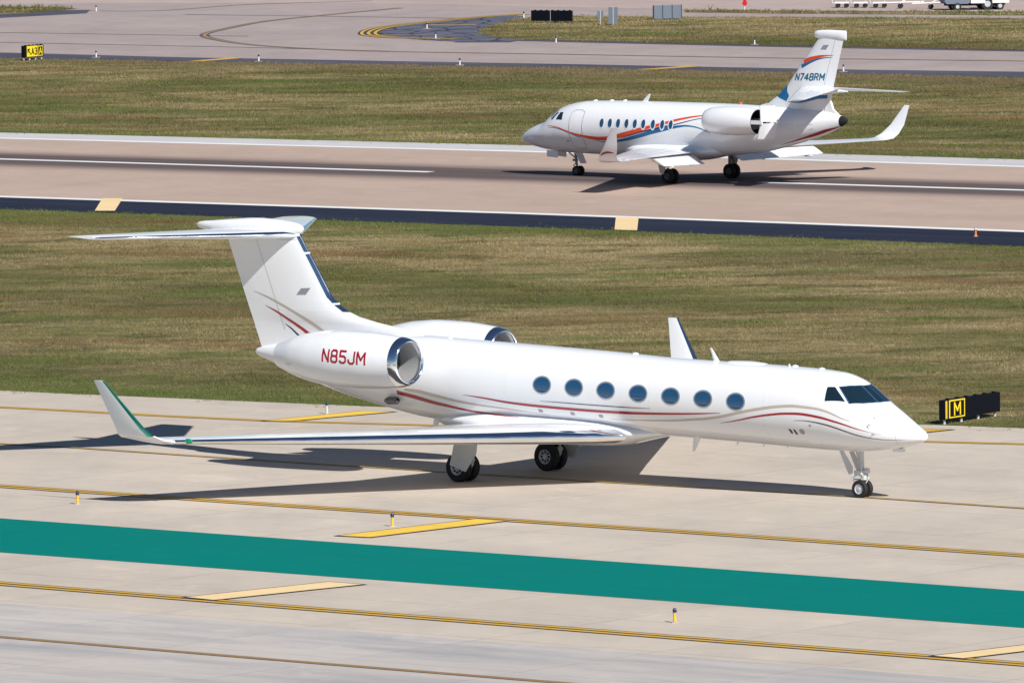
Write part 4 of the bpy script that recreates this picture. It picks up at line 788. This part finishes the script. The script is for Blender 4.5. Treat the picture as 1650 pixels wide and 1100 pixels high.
        mb = MB(); mb.grid([foil((-13.6, sd*.7, 3.0), 2.6, .09, up, [((k/8)**1.9, 1) for k in range(8, -1, -1)]+[((k/8)**1.9, -1) for k in range(1, 8)]), foil((-13.8, sd*1.45, 3.0), 2.1, .09, up, [((k/8)**1.9, 1) for k in range(8, -1, -1)]+[((k/8)**1.9, -1) for k in range(1, 8)])], True, True); mb.build('pylon', 'white2', root)
        # tailplane
        wing('tailplane', [((-17.0, sd*.02, 4.42), 2.35, .09, up), ((-19.42, sd*3.85, 4.14), .95, .08, up)], 'white2', root, 'leading_edge', 'steel', .05)
        # main gear
        y = 2.22*sd; g = MB(); g.tube([(-10.95, y, 1.35), (-10.95, y, .6)], .09, 12); g.tube([(-10.95, y, .65), (-11.05, y, .34)], .06, 10); g.tube([(-11.05, y-.22, .335), (-11.05, y+.22, .335)], .04, 8); g.tube([(-10.95, y, 1.1), (-11.2, y, .8), (-11.05, y, .45)], .03, 8)
        gear = g.build('main_landing_gear', 'darkmetal', root)
        for dy in (-.17, .17): wheel(gear, (-11.05, y+dy, .335), .335, .2, .17, 0, 'darkrim')
        d = MB(); yo = y+sd*.36; d.prism([(-10.5, yo, 1.35), (-11.2, yo, 1.35), (-11.1, yo, .8), (-10.95, yo, .42), (-10.75, yo, .5)], (0, sd*.03, 0)); d.build('gear_door', 'doorgrey', gear, False)
    # fin
    lv = [(3.2, 14.9, 18.9, .28), (3.55, 14.9, 18.72, .28), (3.75, 15.2, 18.74, .3), (4.09, 15.73, 18.82, .3), (4.5, 16.2, 18.94, .29), (5.26, 16.86, 19.15, .26), (5.76, 17.28, 19.29, .24), (6.75, 18.13, 19.58, .2)]
    fin = wing('fin', [((-a, 0, z), b-a, t/(b-a), (0, 1, 0)) for z, a, b, t in lv], 'white2', root)
    cap = loft_body(MB(), Body([(17.84, 6.93, 6.91, .01, 6.92), (17.92, 7.04, 6.79, .09, 6.92), (18.2, 7.1, 6.72, .14, 6.91), (18.7, 7.12, 6.70, .15, 6.91), (19.4, 7.11, 6.68, .11, 6.9), (19.72, 7.1, 6.66, .03, 6.88)]), 28, .1).build('fin_cap', 'white2', root)
    root_f = loft_body(MB(), Body([(17.0, 4.42, 4.40, .01, 4.41), (17.3, 4.5, 4.28, .2, 4.4), (18.2, 4.52, 4.2, .27, 4.37), (19.0, 4.45, 4.22, .2, 4.34), (19.75, 4.36, 4.3, .04, 4.33)]), 28, .1).build('tailplane_fairing', 'white2', root)
    # swept fillet behind the fin
    mb = MB(); mb.prism([(-18.7, -.06, 4.3), (-18.86, -.06, 4.3), (-18.78, -.06, 3.9), (-18.93, -.06, 3.5), (-19.3, -.06, 3.22), (-18.4, -.06, 3.2)], (0, .12, 0)); mb.build('fin_fillet', 'white2', root, False)
    TF = Target([fin])
    def stroke2(nm, mt, q, o=.004):
        mb = MB()
        for sd in (1, -1): pl_stroke(mb, TF, q, 3, sd, o)
        mb.build(nm, mt, fin)
    stroke2('orange_swoosh', 'orange', [(17.28, 5.62, .16), (17.5, 5.72, .19), (17.9, 5.83, .15), (18.4, 5.925, .09), (19.0, 5.965, .02)]); stroke2('blue_swoosh', 'blue', [(17.05, 5.38, .2), (17.35, 5.5, .17), (17.8, 5.68, .12), (18.35, 5.82, .06), (18.95, 5.875, .02)], .003)
    mb = MB()
    for sd in (1, -1): pl_poly(mb, TF, T_FFLAG, 3, sd)
    mb.build('flag_decal', 'flag', fin)
    zs = [3.79+.04*k for k in range(21)]; lft = pchip([3.7, 3.8, 3.9, 4.04, 4.3, 4.6], [16.3, 16.28, 16.0, 15.68, 15.9, 16.22]); rgt = pchip([3.7, 3.8, 4.05, 4.27, 4.6], [16.3, 16.3, 16.44, 16.33, 16.30]); lef = pchip([p[0] for p in lv], [p[1] for p in lv])
    for sd in (1, -1):
        mb = MB(); rows = []
        for z in zs:
            a = max(lft(z), lef(z)+.004); e = max(rgt(z), a+.01); rows.append([TF.hit((-(a+(e-a)*(k/8)**1.5), 3*sd, z), (0, -sd, 0)) or Vector((-a, .006*sd, z)) for k in range(9)])
        mb.grid(rows); mb.build('blue_edge_band', 'blue', fin)
    stroke2('blue_underline', 'blue', T_BAND)
    mb = MB()
    lettering(mb, TF, 'N748RM', 16.80, 18.42, 4.79, 4.82, .29, 3, 1, .066, .04, .05); lettering(mb, TF, 'N748RM', 18.42, 16.80, 4.82, 4.79, .29, -3, 1, .066, .04, -.05)
    mb.build('registration_lettering', 'regblue', fin)
    stroke2('rudder_gap', 'gap', [(19.12, 6.68, .02), (18.72, 5.47, .02), (18.45, 4.6, .02)], .003)
    # nose gear
    g = MB(); g.tube([(-3.42, 0, 1.15), (-3.5, 0, .5)], .06, 12); g.tube([(-3.5, 0, .55), (-3.58, 0, .25)], .045, 10); g.tube([(-3.6, -.18, .235), (-3.6, .18, .235)], .03, 8); g.tube([(-3.45, 0, .8), (-2.95, 0, 1.12)], .03, 8); g.box((-3.42, 0, .72), (.12, .06, .05)); g.tube([(-3.5, 0, .6), (-3.3, 0, .48), (-3.52, 0, .33)], .025, 6)
    ng = g.build('nose_landing_gear', 'darkmetal', root)
    for dy in (-.14, .14): wheel(ng, (-3.6, dy, .23), .23, .14, .12, 0, 'darkrim')
    MB().prism([(-3.5, .1, 1.08), (-3.95, .1, 1.08), (-4.2, .1, .6), (-3.85, .1, .58)], (0, .03, 0)).build('gear_door', 'doorgrey', ng, False)
    for dy in (.3, -.33):
        MB().prism([(-1.95, dy, 1.16), (-2.6, dy, 1.14), (-2.6, dy, .82), (-1.95, dy, .86)], (0, .03, 0)).build('gear_door', 'white2', ng, False)
    return root
make_landing_jet()

# ================================================================ signs, lights and equipment
def airfield_sign(name, a, b, zb, zt, label, face, group=None, caps=6, back=False):
    """box sign between ground points a (left end) and b; face(mb helper) paints panels"""
    a = Vector(a); b = Vector(b); L = (b-a).length; rz = math.atan2(b.y-a.y, b.x-a.x); root = empty(name, (a.x, a.y, 0), rz, label, 'sign', group)
    MB().box((L/2, 0, (zb+zt)/2), (L/2, .11, (zt-zb)/2)).build('sign_housing', 'signblack', root, False)
    for k in range(caps): MB().box(((k+.6)*L/caps, 0, zt+.02), (.05, .05, .02)).build('hood_bracket', 'signblack', root, False)
    for k in range(4): MB().tube([(L*(.04+.305*k), 0, 0), (L*(.04+.305*k), 0, zb)], .045, 8).build('leg', 'galv', root)
    return root, L
def flatpanel(root, name, x0, x1, z0, z1, mat, d=.114, border=None):
    o = MB().box(((x0+x1)/2, -d, (z0+z1)/2), ((x1-x0)/2, .004, (z1-z0)/2)).build(name, mat, root, False); return o
def sign_letters(root, txt, x0, z0, h, w_, th, mat, d=.124, sc=1.0, polys=None):
    mb = MB(); st, W = strokes(txt) if polys is None else (polys, 1)
    for q in st:
        for a, b in zip(q[:-1], q[1:]):
            P = [Vector((x0+p[0]/W*w_, 0, z0+p[1]*h)) for p in (a, b)]; dd = (P[1]-P[0]); 
            if dd.length < 1e-4: continue
            dd.normalize(); n = Vector((-dd.z, 0, dd.x))*th/2; P[0] -= dd*th*.35; P[1] += dd*th*.35
            d += .001; mb.prism([(p.x, -d, p.z) for p in (P[0]+n, P[1]+n, P[1]-n, P[0]-n)], (0, -.004, 0))
    return mb.build('lettering', mat, root, False)
r, L = airfield_sign('airfield_sign', P_MSIGN[0], P_MSIGN[1], .16, .80, 'long black airfield sign with a yellow letter M, standing at the near taxiway edge', None)
flatpanel(r, 'yellow_end_panel', .04, .15, .19, .77, 'postyellow'); flatpanel(r, 'yellow_border', .27, 1.30, .19, .78, 'signyellow'); flatpanel(r, 'black_panel', .335, 1.235, .235, .735, 'signblack', .119)
sign_letters(r, 'M', .60, .29, .38, .37, .075, 'signyellow', .127)
r, L = airfield_sign('airfield_sign', P_ASIGN[0], P_ASIGN[1], .18, .86, 'small yellow and black A3 direction sign by the far left taxiway shoulder', None, caps=5)
flatpanel(r, 'yellow_panel', L*.13, L*.67, .21, .83, 'signyellow'); flatpanel(r, 'yellow_border', L*.69, L*.95, .22, .81, 'signyellow'); flatpanel(r, 'black_panel', L*.715, L*.925, .27, .76, 'signblack', .119)
sign_letters(r, 'A3', L*.37, .34, .36, L*.26, .06, 'signblack', .127); sign_letters(r, 'A', L*.76, .34, .34, L*.12, .055, 'signyellow', .127)
sign_letters(r, '', L*.16, .34, .36, L*.17, .06, 'signblack', .127, polys=[[(.95, 0), (.1, .85)], [(.1, .85), (.7, .85)], [(.1, .85), (.1, .3)]])
a, b = Vector(P_BSIGN[0]), Vector(P_BSIGN[1])
r, L = airfield_sign('airfield_sign', a, b, .12, .78, 'plain black back of an airfield sign on the far grass island', None, caps=7)
MB().box((L*.48, -.115, .45), (.012, .004, .33)).build('panel_joint', 'galv', r, False)
def grey_sign(pt, w_, zb, zt, label, posts, panels=1, d=None):
    rz = math.radians(-2) if d is None else d; r = empty('grey_sign', (pt[0], pt[1], 0), rz, label, 'sign', 'grey sign backs on the far island')
    for k in range(panels): MB().box((w_*(k+.5)/panels, 0, (zb+zt)/2), (w_/panels/2-.015, .05, (zt-zb)/2)).build('sign_panel', 'signgrey', r, False)
    for x in posts: MB().box((w_*x, -.075, (zt+.03)/2), (.02, .02, (zt+.03)/2)).build('post', 'galv' if panels == 1 else 'darkmetal', r, False)
grey_sign(P_GS1[0], .42, .42, .88, 'smallest grey sign back, on a single white post left of the tall one', (.5,)); grey_sign(P_GS2[0], .62, .08, 1.12, 'tall narrow grey sign back with a pale post down its middle', (.5,))
grey_sign(P_GS3[0], 2.0, .08, .92, 'long grey three-panel sign back on the far island', (0.02, .33, .66, .98), 3, math.atan2(P_GS3[1][1]-P_GS3[0][1], P_GS3[1][0]-P_GS3[0][0]))
# stop sign pair
r = empty('stop_sign', (P_STOP[0][0], P_STOP[0][1], 0), 0, 'red octagonal stop sign on a short post beside the far service road', 'sign')
MB().box((0, 0, .3), (.03, .03, .3)).build('post', 'galv', r, False)
for z, q in ((.78, .2), (.45, .17)):
    MB().prism([(q*math.cos(math.pi/8+k*math.pi/4), -.05, z+q*math.sin(math.pi/8+k*math.pi/4)) for k in range(8)], (0, .02, 0)).build('sign_face', 'stopred', r, False)
MB().prism([(x, -.056, z) for x, z in ((-.13, .755), (.13, .755), (.13, .805), (-.13, .805))], (0, .004, 0)).build('lettering', 'whitemark', r, False)

def taxi_light(pt, h, bodymat, label, group, sc=1., lens='bluelens', pad=0):
    r = empty('edge_light', (pt[0], pt[1], 0), 0, label, 'taxiway light', group)
    if pad: MB().box((0, 0, .012), (pad, .3, .012)).build('concrete_pad', 'far', r, False)
    MB().lathe((0, 0, 0), (0, 0, 1), [(0.004, .10*sc), (.02, .09*sc), (.03, .03*sc)], 16).build('base_plate', 'taxi', r)
    MB().lathe((0, 0, 0), (0, 0, 1), [(.03, .05*sc), (h*.28, .05*sc), (h*.3, .042*sc), (h*.62, .042*sc), (h*.64, .052*sc), (h*.70, .052*sc)], 14).build('stake', bodymat, r)
    MB().lathe((0, 0, 0), (0, 0, 1), [(h*.70, .056*sc), (h*.76, .062*sc), (h*.92, .055*sc), (h*.99, .03*sc), (h, .004)], 14).build('lens', lens, r); return r
NL = ['yellow-stemmed blue taxiway light at the left, near the jet\'s wingtip shadow', 'yellow-stemmed blue taxiway light just above the yellow bar beside the teal band', 'yellow-stemmed blue taxiway light below the teal band', 'pale-stemmed taxiway light on the yellow edge line behind the near jet\'s tail']
for i, (p, l) in enumerate(zip(P_LIGHTN, NL)): taxi_light(p, .40 if i < 3 else .42, 'postyellow' if i < 3 else 'galv', l, 'taxiway lights around the near jet', .95)
FL = ['white stub light at the tip of the far left grass wedge', 'white stub light on the dark shoulder right of the A3 sign', 'white stub light on the dark shoulder left of the hairpin line', 'white stub light on the dark shoulder above the near jet\'s fin', 'white stub light at the bottom of the asphalt patch',
      'white stub light in the middle of the asphalt patch', 'white stub light left of the black sign back', 'white stub light on the island edge below the black sign back', 'white stub light on the island edge left of the landing jet\'s fin', 'white stub light on the dark shoulder just right of the landing jet\'s fin']
for p, l in zip(P_LIGHTF, FL): taxi_light(p, .42, 'gearwhite', l, 'taxiway lights on the far side', .95, pad=.24)
taxi_light(P_CONE[0], .36, 'vest', 'orange runway edge light on the dark runway shoulder at the right', 'runway edge lights', 1.0, 'frame')

# ---- equipment parked on the apron
def dolly(x, y, rz, label, c=None):
    r = empty('equipment_dolly', (x, y, 0), rz, label, 'dolly', 'white dollies parked on the far apron')
    MB().box((0, 0, .34), (.46, .3, .05)).build('deck', 'trailer', r, False)
    MB().tube([(-.45, 0, .34), (-.62, 0, .30), (-.66, 0, .5)], .03, 6).build('hitch', 'trailer', r)
    MB().tube([(.3, -.2, .36), (.3, -.2, .62)], .02, 6).build('handle', 'galv', r)
    for dx in (-.28, .28):
        for dy in (-.3, .3): MB().lathe((dx, dy, .15), (0, 1, 0), [(-.06, .05), (-.06, .14), (-.04, .15), (.04, .15), (.06, .14), (.06, .05)], 16).build('wheel', 'tyre', r)
for (x, y), l in zip(P_CARTS[:3], ('leftmost white four-wheeled dolly in the row on the far apron', 'middle of the three white four-wheeled dollies on the far apron', 'rightmost of the three white four-wheeled dollies, next to the towbar')): dolly(x+.2, y, -.1, l)
def towbar(x, y, rz, L, label):
    r = empty('towbar', (x, y, 0), rz, label, 'towbar', 'white towbars parked beside the truck')
    MB().tube([(-L*.5, 0, .36), (L*.45, 0, .42)], .055, 10).build('bar', 'trailer', r); MB().tube([(L*.45, -.15, .42), (L*.5, 0, .44), (L*.45, .15, .42)], .05, 8).build('head', 'trailer', r)
    MB().prism([(.05, -.05, .38), (.55, -.05, .7), (.62, -.05, .64), (.2, -.05, .36)], (0, .1, 0)).build('brace', 'trailer', r, False)
    for dy in (-.28, .28): MB().lathe((.12, dy, .17), (0, 1, 0), [(-.05, .05), (-.05, .16), (.05, .16), (.05, .05)], 16).build('wheel', 'tyre', r)
    MB().tube([(.12, -.28, .17), (.12, 0, .36), (.12, .28, .17)], .03, 6).build('axle', 'trailer', r)
towbar(25.2, 622.4, -.12, 3.2, 'long white towbar between the dollies and the truck'); towbar(27.1, 621.0, -.12, 2.2, 'short white towbar with its wheels just left of the truck')
def truck():
    r = empty('service_truck', (P_TRUCK[0][0], P_TRUCK[0][1], 0), math.atan2(P_TRUCK[1][1]-P_TRUCK[0][1], P_TRUCK[1][0]-P_TRUCK[0][0]), 'boxy white airport service truck cut by the top edge of the photo', 'truck')
    MB().prism([(.05, -.8, .42), (1.45, -.8, .42), (1.75, -.8, .62), (1.9, -.8, .8), (1.75, -.8, 1.0), (0.0, -.8, .95), (-.1, -.8, .6)], (0, 1.6, 0)).build('front_deck', 'signgrey', r, False)
    MB().box((.9, 0, .97), (1.0, .84, .12)).build('deck_top', 'trailer', r, False)
    c = MB().prism([(1.62, -.9, .45), (2.55, -.9, .45), (2.65, -.9, 2.3), (1.9, -.9, 2.3), (1.62, -.9, 1.3)], (0, 1.8, 0)).build('cab', 'trailer', r, False)
    MB().box((2.2, -.905, 1.7), (.27, .006, .35)).build('cab_window', 'cglass', c, False)
    MB().box((2.05, 0, .38), (1.9, .5, .09)).build('chassis', 'hole', r, False)
    MB().box((3.58, 0, 1.15), (.55, .9, .70)).build('rear_body', 'trailer', r, False); MB().box((2.86, 0, .9), (.14, .6, .5)).build('body_mount', 'darkmetal', r, False)
    for x, q in ((.75, .24), (2.72, .40), (3.55, .26)):
        for dy in (-.72, .72):
            t = MB().lathe((x, dy, q), (0, 1, 0), [(-.13, q*.5), (-.14, q*.9), (-.1, q), (.1, q), (.14, q*.9), (.13, q*.5)], 24).build('wheel', 'tyre', r); MB().lathe((x, dy, q), (0, 1, 0), [(-.135, .01), (-.135, q*.5), (.135, q*.5), (.135, .01)], 16).build('rim', 'rim', t)
truck()
